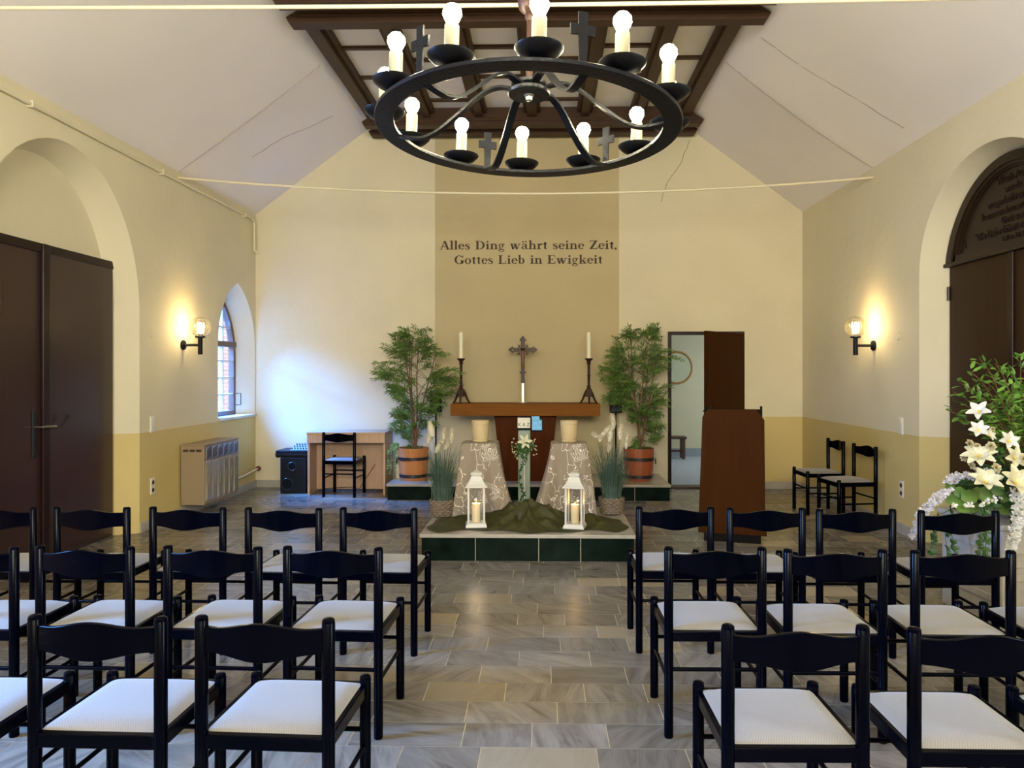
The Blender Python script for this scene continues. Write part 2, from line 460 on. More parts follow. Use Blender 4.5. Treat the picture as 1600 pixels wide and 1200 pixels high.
def glassmat(name, tint, gloss=.12, rough=.02):
    m = bpy.data.materials.new(name); m.use_nodes = True
    nt = m.node_tree; N = nt.nodes; Lk = nt.links
    N.remove(N['Principled BSDF'])
    t = N.new('ShaderNodeBsdfTransparent'); t.inputs[0].default_value = (*tint, 1)
    g = N.new('ShaderNodeBsdfGlossy'); g.inputs['Roughness'].default_value = rough
    lw = N.new('ShaderNodeLayerWeight'); lw.inputs[0].default_value = .35
    ml = N.new('ShaderNodeMath'); ml.operation = 'MULTIPLY_ADD'; ml.inputs[1].default_value = .6; ml.inputs[2].default_value = gloss*.4
    Lk.new(lw.outputs['Facing'], ml.inputs[0])
    mx = N.new('ShaderNodeMixShader'); Lk.new(ml.outputs[0], mx.inputs[0]); Lk.new(t.outputs[0], mx.inputs[1]); Lk.new(g.outputs[0], mx.inputs[2])
    Lk.new(mx.outputs[0], N['Material Output'].inputs[0])
    return m
M['glass'] = glassmat('clear_pane_glass', (.96, .97, .97), .05)
M['globe'] = glassmat('ribbed_globe_glass', (.97, .94, .86), .25, .08)

def brickmat():
    m, nt, b = newmat('red_brick_masonry')
    N = nt.nodes; Lk = nt.links
    tc = N.new('ShaderNodeTexCoord'); sp = N.new('ShaderNodeSeparateXYZ'); cb = N.new('ShaderNodeCombineXYZ')
    Lk.new(tc.outputs['Object'], sp.inputs[0])
    Lk.new(sp.outputs[1], cb.inputs[0]); Lk.new(sp.outputs[2], cb.inputs[1])
    ad = N.new('ShaderNodeMath'); ad.operation = 'ADD'; Lk.new(sp.outputs[0], ad.inputs[0]); Lk.new(sp.outputs[1], ad.inputs[1]); Lk.new(ad.outputs[0], cb.inputs[0])
    br = N.new('ShaderNodeTexBrick'); br.inputs['Scale'].default_value = 1
    br.inputs['Brick Width'].default_value = .25; br.inputs['Row Height'].default_value = .077; br.inputs['Mortar Size'].default_value = .008
    br.inputs[1].default_value = (.62, .29, .24, 1); br.inputs[2].default_value = (.52, .24, .20, 1); br.inputs[3].default_value = (.72, .64, .60, 1)
    Lk.new(cb.outputs[0], br.inputs[0]); Lk.new(br.outputs[0], b.inputs['Base Color'])
    b.inputs['Roughness'].default_value = .85
    return m
M['brick'] = brickmat()

# ------------------------------------------------------------ room shell
XL, XR, YB, Y0 = -3.87, 3.405, 9.83, -3.5
ZW = 3.66          # height of the eaves
SL = .745          # slope of the ceiling
ZF = 4.86          # coffer field height
XCL, XCR = XL+(ZF-ZW)/SL, XR-(ZF-ZW)/SL
LW = lambda u, v, d: (XL-d, u, v)
RW = lambda u, v, d: (XR+d, u, v)
BW = lambda u, v, d: (u, YB+d, v)

def round_arch(c, half, base, spring, rise, n=28, pw=1.0):
    pts = [(c-half, base)]
    for i in range(n+1):
        a = PI-PI*i/n
        pts.append((c+half*math.cos(a), spring+rise*max(0, math.sin(a))**pw))
    pts.append((c+half, base))
    return pts
def gothic(c, half, base, spring, apex, n=10):
    h = apex-spring
    r = (half*half+h*h)/(2*half)
    pts = [(c-half, base)]
    amax = math.asin(min(1, h/r))
    for i in range(n+1):
        a = amax*i/n
        pts.append((c-half+r-r*math.cos(a), spring+r*math.sin(a)))
    for i in range(n-1, -1, -1):
        a = amax*i/n
        pts.append((c+half-r+r*math.cos(a), spring+r*math.sin(a)))
    pts.append((c+half, base))
    return pts

def holed(name, outer, holes, f, m, thick=None):
    """wall surface with openings; each hole = (loop on the wall, loop at the back of the reveal, reveal depth, filled)"""
    bm = bmesh.new()
    def loop(pts, d):
        vs = [bm.verts.new(f(u, v, d)) for u, v in pts]
        es = [bm.edges.new((vs[i], vs[(i+1) % len(vs)])) for i in range(len(vs))]
        return vs, es
    edges = loop(outer, 0)[1]
    loops = []
    for (a, b, d, fill) in holes:
        vs, es = loop(a, 0)
        edges += es
        loops.append(vs)
    bmesh.ops.triangle_fill(bm, use_beauty=True, use_dissolve=False, edges=edges)
    for vs, (a, b, d, fill) in zip(loops, holes):
        v2 = [bm.verts.new(f(u, v, d)) for u, v in b]
        n = len(vs)
        for i in range(n):
            if a[i][1] == 0 and a[(i+1) % n][1] == 0: continue      # no threshold face in the floor
            bm.faces.new((vs[i], vs[(i+1) % n], v2[(i+1) % n], v2[i]))
        if fill: bm.faces.new(v2)
    bmesh.ops.recalc_face_normals(bm, faces=bm.faces)
    me = bpy.data.meshes.new(name); bm.to_mesh(me); bm.free()
    me.materials.append(m)
    me.shade_smooth(); me.set_sharp_from_angle(angle=R(25))
    o = bpy.data.objects.new(name, me); COL.objects.link(o)
    return struct(o)

LARCH = round_arch(5.92, 1.065, 0, 2.1, 1.30)
LARCH_IN = round_arch(5.90, .965, 0, 2.13, 1.18)
RARCH = round_arch(5.79, 1.0, 0, 2.42, .88)
RARCH_IN = round_arch(5.79, .90, 0, 2.30, .93)
WIN = gothic(9.245, .56, .985, 1.86, 2.67)
WIN_IN = gothic(9.255, .385, .985, 1.76, 2.47)
NW = gothic(.9, .62, .985, 1.9, 2.85)
NW_IN = gothic(.9, .46, .985, 1.85, 2.66)
NWL = gothic(2.2, .62, .985, 1.9, 2.85)
NWL_IN = gothic(2.2, .46, .985, 1.85, 2.66)
out_l = [(Y0, 0), (YB, 0), (YB, ZW+.004), (Y0, ZW+.004)]
holed('wall_left', out_l, [(LARCH, LARCH_IN, .25, True), (WIN, WIN_IN, .21, False), (NWL, NWL_IN, .21, False)], LW, M['wall'])
holed('wall_right', out_l, [(RARCH, RARCH_IN, .25, True), (NW, NW_IN, .21, False)], RW, M['wall'])
DX0, DX1, DZ = 1.665, 2.61, 2.05
dh = [(DX0, 0), (DX0, DZ), (DX1, DZ), (DX1, 0)]
holed('wall_back', [(XL, 0), (XR, 0), (XR, ZW), (XCR, ZF+.02), (XCL, ZF+.02), (XL, ZW)], [(dh, dh, .22, False)], BW, M['wall_back'])
b = MB(); b.add([(XL, Y0, 0), (XR, Y0, 0), (XR, Y0, ZW), (XCR, Y0, ZF), (XCL, Y0, ZF), (XL, Y0, ZW)], [(0, 1, 2, 3, 4, 5)])
struct(b.build('wall_front', M['wall']))

# floor tiles
def make_floor():
    bm = bmesh.new()
    rnd = random.Random(3)
    cols = []
    y = 5.953-.2095*46
    while y < YB:
        y1 = min(y+.2095, YB)
        x = XL-.25-rnd.random()*.4
        while x < XR+.25:
            L = rnd.choice([.29, .32, .36, .38, .41, .47, .53])
            x0, x1 = max(x, XL-.25), min(x+L, XR+.25)
            inn = x1-x0 > .02 and y+.02 < y1
            if inn:
                g = .0018
                vs = [bm.verts.new(p) for p in ((x0+g, y+g, 0), (x1-g, y+g, 0), (x1-g, y1-g, 0), (x0+g, y1-g, 0))]
                bm.faces.new(vs)
                cols.append((rnd.random(), rnd.random(), rnd.random(), 1))
            x += L
        y += .2095
    me = bpy.data.meshes.new('floor')
    bm.to_mesh(me); bm.free()
    at = me.color_attributes.new('tile', 'FLOAT_COLOR', 'CORNER')
    k = 0
    for p in me.polygons:
        for li in p.loop_indices: at.data[li].color = cols[p.index]
    me.materials.append(M['floor'])
    o = bpy.data.objects.new('floor', me); COL.objects.link(o)
    struct(o)
    g = MB(); g.bx(XL-.3, XR+.3, Y0, YB+.22, -.08, -.0015)
    g.build('floor_grout', M['grout'], o)
make_floor()

# ceiling: two slopes, with a small step at the tie rod, and the flat coffered field
def make_ceiling():
    b = MB()
    YC = 7.74
    for side in (0, 1):
        xw = XL if side == 0 else XR
        xc = XCL if side == 0 else XCR
        sg = 1 if side == 0 else -1
        nseg = 10
        # the plaster sags a little along the seam at the tie rod
        ys = [Y0, 0, 3, 5, 6.2]+[6.5+.1*k for k in range(26)]+[9.3, YB]
        amp = .022 if side == 0 else .05
        vs = []; fs = []
        for yy in ys:
            for k in range(nseg+1):
                t = k/nseg
                x = xw+(xc-xw)*t; z = ZW+(ZF-ZW)*t
                vs.append((x, yy, z-amp*math.sin(PI*t)**.7*math.exp(-abs(yy-YC)/.32) if 0 < t < 1 else z))
        for i in range(len(ys)-1):
            for k in range(nseg): fs.append((i*(nseg+1)+k, i*(nseg+1)+k+1, (i+1)*(nseg+1)+k+1, (i+1)*(nseg+1)+k))
        b.add(vs, fs)
    rf = MB()  # unseen shell added above the ceiling to stop sky light leaking in
    XA, XB = XL-.6, XR+.6
    zr = ZW-.6*SL+.22
    rf.prism([(XA, zr), (XCL, ZF+.30), (XCR, ZF+.30), (XB, zr), (XB+.1, zr), (XB+.1, zr+.12), (XCR, ZF+.4), (XCL, ZF+.4), (XA-.1, zr+.12), (XA-.1, zr)], lambda u, v, w: (u, w, v), Y0-.1, YB+.02)
    struct(rf.build('ceiling_light_blocker', M['beam']))
    c = struct(b.build('ceiling', M['ceiling'], smooth=60))
    f = MB(); f.bx(XCL-.05, XCR+.05, Y0, YB, ZF, ZF+.05)
    f.build('coffer_board', M['coffer'], c)
    # cross beams with pointed ends
    bz0, bz1 = 4.64, 4.86
    for (y0, y1, ext) in ((9.62, 9.76, 0), (9.25, 9.40, 0), (6.52, 6.66, 0), (6.16, 6.30, .0)):
        q = MB()
        xa, xb = -2.30, 1.99
        poly = [(xa+.03, bz0), (xb-.03, bz0), (xb, bz0+.055), (xb-.17, bz0+.16), (xb-.17, bz1+.02), (xa+.17, bz1+.02), (xa+.17, bz0+.16), (xa, bz0+.055)]
        q.prism(poly, lambda u, v, w: (u, w, v), y0, y1)
        # stepped moulding on the front
        q.bx(xa+.1, xb-.1, y0-.018, y0+.001, bz0+.05, bz0+.075)
        q.build('cross_beam', M['beam'], c, bevel=.006)
    xs = [(-2.165, .13), (-1.475, .10), (-.815, .10), (-.155, .12), (.505, .10), (1.165, .10), (1.755, .13)]
    for i, (x, wd) in enumerate(xs):
        q = MB(); q.bx(x-wd/2, x+wd/2, 6.66, 9.25, 4.735, ZF)
        for s_ in (-1, 1):
            if (i == 0 and s_ < 0) or (i == 6 and s_ > 0): continue
            q.bx(x+s_*wd/2, x+s_*(wd/2+.045), 6.66, 9.25, 4.785, ZF)
        q.build('long_beam', M['beam'], c, bevel=.004)
        if i < 6:
            xn, wn = xs[i+1]
            for yb in ((7.50, 8.25) if i % 2 == 0 else (7.80, 8.95)):
                q = MB(); q.bx(x+wd/2+.045, xn-wn/2-.045, yb-.025, yb+.025, 4.83, ZF)
                q.build('batten', M['beam'], c)
    # near part of the coffer
    for (x, wd) in xs:
        q = MB(); q.bx(x-wd/2, x+wd/2, 2.5, 6.16, 4.735, ZF)
        q.build('long_beam', M['beam'], c)
    q = MB(); q.bx(-2.3, 1.99, 2.36, 2.5, 4.64, ZF); q.build('cross_beam', M['beam'], c)
make_ceiling()

# hairline cracks of the plaster
def crack(name, pts, r, m):
    b = MB()
    q = []
    rnd = random.Random(len(pts))
    for i in range(len(pts)-1):
        A, B = Vector(pts[i]), Vector(pts[i+1])
        for k in range(6):
            q.append(A.lerp(B, k/6)+Vector((rnd.uniform(-1, 1), rnd.uniform(-1, 1), rnd.uniform(-.3, .3)))*.008)
    q.append(Vector(pts[-1]))
    b.tube(q, r, 4)
    return struct(b.build(name, m))
M['crack'] = pmat('brown_crack_line', (.26, .19, .11), .9)  # plain brown tone of the hairline cracks
crack('trim_1', [(1.93, 9.826, 4.62), (1.80, 9.826, 4.3), (1.62, 9.826, 4.05), (1.55, 9.826, 3.8)], .003, M['crack'])

def on_slope(px, py, side):
    # point of the ceiling slope seen at a pixel
    r = ray(px, py)
    if side == 'l': s_ = (ZW-CAMZ-SL*XL)/(r.z-SL*r.x)
    else: s_ = (ZW-CAMZ+SL*XR)/(r.z+SL*r.x)
    p = r*s_+Vector((0, 0, CAMZ)); p.z -= .030 if side == 'r' and 7.0 < p.y < 8.3 else .008
    return p
M['seam'] = pmat('ceiling_seam', (.42, .36, .30), .9)
for nm, xw, xc, amp in (('trim_4', XL, XCL, .022), ('trim_5', XR, XCR, .05)):
    q_ = MB(); q_.tube([(xw+(xc-xw)*k/16, 7.74, ZW+(ZF-ZW)*k/16-amp*math.sin(PI*k/16)**.7-.001 if 0 < k < 16 else ZW+(ZF-ZW)*k/16) for k in range(16)], .0045, 5)
    struct(q_.build(nm, M['seam']))
crack('trim_2', [on_slope(1190, 58, 'r'), on_slope(1260, 108, 'r'), on_slope(1340, 155, 'r'), on_slope(1413, 199, 'r')], .0022, M['crack'])
crack('trim_3', [on_slope(395, 245, 'l'), on_slope(440, 215, 'l'), on_slope(478, 200, 'l'), on_slope(520, 180, 'l')], .0018, M['crack'])
# skirting stones
def skirt(name, segs):
    b = MB()
    for (x0, x1, y0, y1) in segs: b.bx(x0, x1, y0, y1, 0, .10)
    struct(b.build(name, M['skirt'], bevel=.003))
t = .018
skirt('baseboard_left', [(XL-.001, XL+t, 6.985, 9.83), (XL-.001, XL+t, Y0, 4.85)])
skirt('baseboard_right', [(XR-t, XR+.001, 6.79, 9.83), (XR-t, XR+.001, Y0, 4.79)])
skirt('baseboard_back', [(XL+t, DX0-.05, YB-t, YB+.001), (DX1+.05, XR-t, YB-t, YB+.001)])

# ------------------------------------------------------------ wall lettering, drawn glyph by glyph (bold serif)
def glyphs():
    G = {}
    def Rr(a, b, c, d): return ('p', [(a, b), (c, b), (c, d), (a, d)])
    def Ln(x0, y0, x1, y1, w): return ('p', [(x0-w/2, y0), (x0+w/2, y0), (x1+w/2, y1), (x1-w/2, y1)])
    def Ar(cx, cy, rx, ry, tx, ty, a0=0, a1=360): return ('a', cx, cy, rx, ry, tx, ty, a0, a1)
    def Ci(cx, cy, r): return ('p', [(cx+r*math.cos(k*PI/8), cy+r*math.sin(k*PI/8)) for k in range(16)])
    def St(pts, ws): return ('s', pts, ws)
    G['A'] = (.86, [Ln(.12, .03, .43, 1, .07), Ln(.73, .03, .44, 1, .19), Rr(.22, .3, .62, .36), Rr(0, 0, .26, .06), Rr(.53, 0, .88, .06)])
    G['l'] = (.37, [Rr(.11, 0, .28, 1.05), Rr(.02, 0, .37, .06), Rr(.02, .99, .12, 1.05)])
    G['i'] = (.38, [Rr(.11, 0, .28, .66), Rr(.02, 0, .37, .06), Rr(.02, .6, .12, .66), Ci(.19, .89, .1)])
    G['e'] = (.58, [Ar(.3, .33, .27, .35, .16, .06, 0, 322), Rr(.14, .33, .57, .39)])
    G['o'] = (.62, [Ar(.31, .33, .28, .35, .15, .06)])
    G['s'] = (.5, [St([(.40, .48), (.37, .60), (.24, .655), (.12, .60), (.10, .49), (.20, .39), (.34, .30), (.41, .18), (.36, .05), (.22, .005), (.09, .06), (.06, .20)], [.05, .06, .07, .1, .14, .17, .17, .14, .1, .07, .06, .05])])
    stemc = lambda: [Rr(.1, 0, .29, 1), Rr(.01, 0, .4, .06), Rr(.01, .94, .4, 1)]
    G['D'] = (.88, stemc()+[Ar(.38, .5, .45, .5, .19, .06, -90, 90)])
    arch = lambda: [Ar(.42, .40, .21, .28, .16, .08, 0, 140), Rr(.47, 0, .63, .42), Rr(.38, 0, .71, .06)]
    G['n'] = (.73, [Rr(.11, 0, .28, .66), Rr(.02, 0, .36, .06), Rr(.02, .6, .12, .66)]+arch())
    G['h'] = (.73, [Rr(.11, 0, .28, 1.05), Rr(.02, 0, .36, .06), Rr(.02, .99, .12, 1.05)]+arch())
    G['g'] = (.6, [Ar(.27, .44, .21, .24, .12, .05), Ar(.29, -.15, .26, .15, .09, .06), St([(.14, .24), (.09, .15), (.14, .06), (.32, .03), (.45, -.03)], [.06, .08, .1, .12, .1]), Rr(.40, .58, .58, .66)])
    G['w'] = (.98, [Ln(.14, .66, .30, 0, .17), Ln(.46, .60, .31, 0, .07), Ln(.46, .66, .62, 0, .17), Ln(.82, .60, .63, 0, .07), Rr(.01, .6, .28, .66), Rr(.34, .6, .58, .66), Rr(.70, .6, .95, .66)])
    G['a'] = (.62, [Rr(.34, .06, .50, .50), Ar(.28, .46, .22, .22, .14, .06, 0, 165), Ar(.25, .19, .21, .2, .14, .05, 70, 300), Rr(.44, 0, .62, .07), St([(.36, .38), (.22, .35)], [.06, .05])])
    G['\u00e4'] = (.62, G['a'][1]+[Ci(.16, .88, .085), Ci(.42, .88, .085)])
    G['r'] = (.52, [Rr(.11, 0, .28, .66), Rr(.02, 0, .38, .06), Rr(.02, .6, .12, .66), Ar(.40, .44, .16, .24, .1, .08, 70, 170), Ci(.43, .57, .085)])
    G['t'] = (.43, [Rr(.13, .1, .29, .80), Rr(.02, .6, .41, .66), Ar(.285, .14, .155, .15, .15, .06, 180, 315), ('p', [(.02, .6), (.29, .86), (.29, .6)])])
    G['Z'] = (.76, [Rr(.05, .93, .70, 1), Rr(.03, 0, .72, .07), Ln(.15, .05, .58, .95, .22), Rr(.05, .74, .1, 1), Rr(.67, 0, .72, .26)])
    G[','] = (.25, [Ci(.12, .07, .09), St([(.18, .05), (.15, -.08), (.07, -.17)], [.09, .06, .03])])
    G['G'] = (.90, [Ar(.44, .5, .41, .52, .19, .06, 45, 335), Rr(.62, .06, .80, .42), Rr(.52, .37, .89, .43), Rr(.72, .70, .78, 1)])
    G['L'] = (.76, [Rr(.1, 0, .29, 1), Rr(.01, .94, .4, 1), Rr(.01, 0, .69, .07), Rr(.63, 0, .69, .3)])
    G['b'] = (.65, [Rr(.09, .03, .25, 1.05), Rr(0, .99, .1, 1.05), Ar(.33, .33, .27, .35, .16, .06, -150, 150)])
    G['E'] = (.78, [Rr(.1, 0, .29, 1), Rr(.01, .94, .68, 1), Rr(.01, 0, .71, .07), Rr(.29, .47, .5, .53), Rr(.46, .36, .51, .64), Rr(.62, .74, .68, 1), Rr(.65, 0, .71, .28)])
    G['k'] = (.73, [Rr(.11, 0, .28, 1.05), Rr(.02, 0, .36, .06), Rr(.02, .99, .12, 1.05), Ln(.28, .26, .55, .62, .07), Ln(.58, .03, .38, .40, .19), Rr(.40, 0, .74, .06), Rr(.42, .6, .68, .66)])
    return G
GL = glyphs()
def set_text(b, s, x0, x1, base, cap, f, w0, w1, words=None):
    adv = sum(GL[c][0] if c != ' ' else .42 for c in s)
    k = (x1-x0)/adv
    x = 0
    for c in s:
        if c == ' ':
            x += .42
            if words is not None: words.append(MB()); b = words[-1]
            continue
        a, prims = GL[c]
        for p in prims:
            tf = lambda q: (x0+(x+q[0])*k, base+q[1]*cap)
            if p[0] == 'p': b.prism([tf(q) for q in p[1]], f, w0, w1)
            elif p[0] == 'a':
                _, cx, cy, rx, ry, tx, ty, a0, a1 = p
                n = 20
                for i in range(n):
                    t0 = R(a0+(a1-a0)*i/n); t1 = R(a0+(a1-a0)*(i+1)/n)
                    pt = lambda t, ax, ay: (cx+ax*math.cos(t), cy+ay*math.sin(t))
                    b.prism([tf(pt(t0, rx, ry)), tf(pt(t1, rx, ry)), tf(pt(t1, rx-tx, ry-ty)), tf(pt(t0, rx-tx, ry-ty))], f, w0, w1)
            else:
                pts, ws = p[1], p[2]
                L_, R_ = [], []
                for i, q in enumerate(pts):
                    p0 = pts[max(0, i-1)]; p1 = pts[min(len(pts)-1, i+1)]
                    dx, dy = p1[0]-p0[0], p1[1]-p0[1]; l = math.hypot(dx, dy) or 1
                    nx, ny = -dy/l*ws[i]/2, dx/l*ws[i]/2
                    L_.append((q[0]+nx, q[1]+ny)); R_.append((q[0]-nx, q[1]-ny))
                for i in range(len(pts)-1):
                    b.prism([tf(L_[i]), tf(L_[i+1]), tf(R_[i+1]), tf(R_[i])], f, w0, w1)
        x += a
t = thing('wall_lettering', 'two lines of dark brown serif lettering on the brown wall panel above the altar', 'lettering', (-.22, YB, 3.0))
for line, x0, x1, z in (('Alles Ding w\u00e4hrt seine Zeit,', -1.395, .965, 3.178), ('Gottes Lieb in Ewigkeit', -1.20, .775, 2.985)):
    ws = [MB()]
    set_text(ws[0], line, x0+.22, x1+.22, z-3.0, .112, lambda u, v, w: (u, -w, v), .0005, .004, ws)
    for b in ws: b.build('word', M['letter'], t)

def font_mesh(s, size, ext, f):
    """built-in font as mesh verts through a mapping"""
    cu = bpy.data.curves.new('txt', 'FONT'); cu.body = s; cu.size = size; cu.extrude = ext; cu.align_x = 'CENTER'; cu.resolution_u = 3
    ob = bpy.data.objects.new('txt', cu); COL.objects.link(ob)
    dg = bpy.context.evaluated_depsgraph_get(); dg.update()
    me = bpy.data.meshes.new_from_object(ob.evaluated_get(dg))
    vs = [f(*v.co) for v in me.vertices]; fs = [tuple(p.vertices) for p in me.polygons]
    bpy.data.objects.remove(ob); bpy.data.curves.remove(cu); bpy.data.meshes.remove(me)
    return vs, fs

# ------------------------------------------------------------ doors
def door_left():
    x = XL-.22
    d = bpy.data.objects.new('door_1', None); COL.objects.link(d); struct(d); d.location = (x, 5.9, 0)
    zt = 2.575
    # leaves (local coords: y relative to 5.9)
    for (y0, y1, xo) in ((-.955, -.0, 0), (.0, .955, .012)):
        b = MB(); b.bx(-.02+xo, .03+xo, y0+.003, y1-.003, .01, zt)
        b.build('leaf', M['door'], d, bevel=.004)
    b = MB(); b.bx(.03, .062, -.035, .045, .01, zt); b.build('astragal', M['dooredge'], d, bevel=.008)
    b = MB(); b.bx(.03, .05, -.955, .955, zt-.07, zt); b.build('top_rail', M['dooredge'], d, bevel=.004)
    h = MB(); h.bx(.028, .04, -.16+.03, -.16+.075, .86, 1.24); hp = h.build('handle_plate', M['darkmetal'], d, bevel=.004)
    h = MB(); h.tube([(.035, -.107, 1.10), (.10, -.107, 1.10), (.105, -.09, 1.10), (.105, .05, 1.095)], .010, 10); h.build('handle', M['metal'], hp, 40)
    h = MB()
    h.tube([(.062, .0, 1.09), (.085, .03, 1.085), (.09, .10, 1.075), (.09, .16, 1.10), (.09, .215, 1.15), (.09, .235, 1.17), (.09, .215, 1.185), (.09, .19, 1.15), (.09, .16, 1.10)], .0055, 8)
    h.build('hook', M['darkmetal'], d, 40)
    return d
door_left()

def door_right():
    x = XR+.23
    d = bpy.data.objects.new('door_2', None); COL.objects.link(d); struct(d); d.location = (x, 5.79, 0)
    zt = 2.47
    for (y0, y1) in ((-.89, -.0), (.0, .89)):
        b = MB(); b.bx(-.02, .02, y0+.004, y1-.004, .01, zt); b.build('leaf', M['door_r'], d, bevel=.004)
    b = MB(); b.bx(-.04, -.02, -.03, .03, .01, zt); b.build('astragal', M['dooredge'], d, bevel=.005)
    b = MB(); b.tube([(-.03, .885, 2.18), (-.03, .885, 2.30)], .012, 8); b.build('hinge', M['dooredge'], d, 40)
    # transom and the carved tympanum
    b = MB(); b.bx(-.06, .02, -.93, .93, zt, zt+.035); b.build('transom', M['tymp'], d, bevel=.008)
    half, sp, rise = .905, 2.30, .935
    def arcp(k, n=40, base=zt+.035):
        pts = []
        for i in range(n+1):
            a = PI*i/n
            u, v = math.cos(a)*half*k, sp+rise*math.sin(a)*k+(1-k)*.2
            if v >= base: pts.append((u, v))
        uu = pts[0][0]
        return [(uu, base)]+pts+[(pts[-1][0], base)]
    f = lambda u, v, w: (w, u, v)
    b = MB(); b.prism(arcp(.93), f, -.012, .02); tb = b.build('tympanum_board', M['tymp'], d)
    # moulded frame ring: between arcs
    fr = MB()
    for (k0, k1, w0, w1) in ((1.0, .90, -.06, .02), (.90, .865, -.045, .02), (.865, .845, -.028, .02)):
        o_, i_ = arcp(k0), arcp(k1)
        n = min(len(o_), len(i_))
        # resample both to same count
        def rs(p, n=36):
            L = [0]
            for i in range(1, len(p)): L.append(L[-1]+math.dist(p[i], p[i-1]))
            out = []
            for j in range(n):
                s = L[-1]*j/(n-1); i = 1
                while i < len(p)-1 and L[i] < s: i += 1
                tt = (s-L[i-1])/max(1e-9, L[i]-L[i-1])
                out.append((p[i-1][0]+(p[i][0]-p[i-1][0])*tt, p[i-1][1]+(p[i][1]-p[i-1][1])*tt))
            return out
        A, B = rs(o_), rs(i_)
        for j in range(35):
            fr.prism([A[j], A[j+1], B[j+1], B[j]], f, w0, w1)
    fr.bx(-.045, .02, -.9, .9, zt+.035, zt+.085)
    fr.build('tympanum_frame', M['tymp'], d)
    L = MB()
    lines = [('Wach Auge', 3.03, .085), ('wurde', 2.95, .08), ('ausgedacht was ihr', 2.865, .085), ('kommen immer geh mit', 2.785, .085), ('Gott vor', 2.71, .08)]
    lines2 = [('"Die Liebe h\u00f6ret nimmer auf"', 2.635, .085), ('1. Kor. 13, 8', 2.572, .055)]
    for s, z, sz in lines+lines2:
        vs, fs = font_mesh(s, sz, .006, lambda a, b_, c: (-.016+c, -a*.98, z+b_*1.0))
        L.add(vs, fs)
    L.build('carved_lettering', M['dooredge'], d)
    st = MB()
    for k in range(3):
        a = k*PI/3
        st.box((-.014, .66, 2.635), (.01, .06, .012), M=Matrix.Rotation(a, 3, 'X'))
    st.build('carved_star', M['dooredge'], d)
    return d
door_right()

def door_back():
    d = bpy.data.objects.new('door_3', None); COL.objects.link(d); struct(d); d.location = (DX1, YB, 0)
    f = MB()
    wx = DX0-DX1
    f.bx(wx-.03, wx+.015, -.03, .06, 0, DZ+.03); f.bx(-.015, .03, -.03, .06, 0, DZ+.03); f.bx(wx+.015, -.015, -.03, .06, DZ-.015, DZ+.03)
    f.build('door_frame', M['dooredge'], d, bevel=.004)
    b = MB(); b.bx(wx, 0, .0, .22, 0, .02); b.build('threshold', M['benchwood'], d)
    ang = R(47)
    dx, dy = -math.cos(ang), -math.sin(ang)
    Mx = Matrix(((dx, dy, 0), (dy, -dx, 0), (0, 0, 1)))
    Ld = .93
    b = MB(); b.box(Vector((dx*Ld/2, dy*Ld/2-.035, 1.035)), (Ld, .04, 2.03), M=Mx)
    lf = b.build('leaf', M['lectern'], d, bevel=.003)
    hx = Vector((dx*.86, dy*.86-.035, 0)); nn = Vector((-dy, dx, 0))
    if nn.y > 0: nn = -nn
    h = MB()
    for s_ in (1, -1):
        h.tube([hx+nn*.02*s_+Vector((0, 0, 1.06)), hx+nn*.07*s_+Vector((0, 0, 1.06)), hx+nn*.075*s_+Vector((-dx*.12, -dy*.12, 1.06))], .009, 8)
    h.box(hx+Vector((0, 0, 1.02)), (.04, .054, .2), M=Mx)
    h.build('handle', M['darkmetal'], lf, 40)
door_back()

# ------------------------------------------------------------ windows
def window(n, side, loop, c, half, trans_z, sill_y, x):
    sg = -1 if side == 'l' else 1
    f = (lambda u, v, d: (sg*d, u-c, v))
    w_ = bpy.data.objects.new('window_%d' % n, None); COL.objects.link(w_); struct(w_); w_.location = (x, c, 0)
    fr = MB()
    cz = sum(p[1] for p in loop)/len(loop)
    zmin = min(p[1] for p in loop); zmax = max(p[1] for p in loop)
    inner = []
    for (u, v) in loop:
        k = 1-.062/half
        inner.append((c+(u-c)*k, zmin+.06+(v-zmin)*(1-(.13)/(zmax-zmin))))
    m_ = len(loop)
    for i in range(m_):
        j = (i+1) % m_
        fr.prism([loop[i], loop[j], inner[j], inner[i]], f, -.02, .05)
    fr.build('window_frame', M['winwood'], w_)
    q = MB(); q.bx(-.045, .045, -half+.03, half-.03, trans_z-.035, trans_z+.035); q.build('transom', M['winwood'], w_, bevel=.006)
    q = MB(); q.bx(-.02, .02, -.012, .012, zmin+.05, zmax-.05)
    for z in [zmin+.06+i*(trans_z-zmin-.06)/4 for i in range(1, 4)]+[trans_z+(zmax-trans_z)*.38]:
        q.bx(-.015, .015, -half+.07 if z < trans_z else -half*.72, half-.07 if z < trans_z else half*.72, z-.008, z+.008)
    q.build('muntins', M['muntin'], w_)
    g = MB(); g.prism(inner, f, .010, .014); g.build('pane', M['glass'], w_)
    h = MB(); h.tube([(-sg*.05, half-.06, zmin+.13), (-sg*.10, half-.03, zmin+.13), (-sg*.10, half-.03, zmin+.28), (-sg*.05, half-.06, zmin+.28)], .006, 6); h.build('stay', M['darkmetal'], w_)
    s_ = MB()
    s_.add([(sg*-.235, -sill_y, zmin-.028), (sg*-.235, sill_y, zmin-.028), (sg*.05, half, zmin-.028), (sg*.05, -half, zmin-.028),
            (sg*-.235, -sill_y, zmin+.004), (sg*-.235, sill_y, zmin+.004), (sg*.05, half, zmin+.004), (sg*.05, -half, zmin+.004)],
           [(0, 3, 2, 1), (4, 5, 6, 7), (0, 1, 5, 4), (1, 2, 6, 5), (2, 3, 7, 6), (3, 0, 4, 7)])
    s_.build('window_sill', M['sill'], w_, bevel=.003)
window(1, 'l', WIN_IN, 9.255, .385, 1.90, .56, XL-.21)
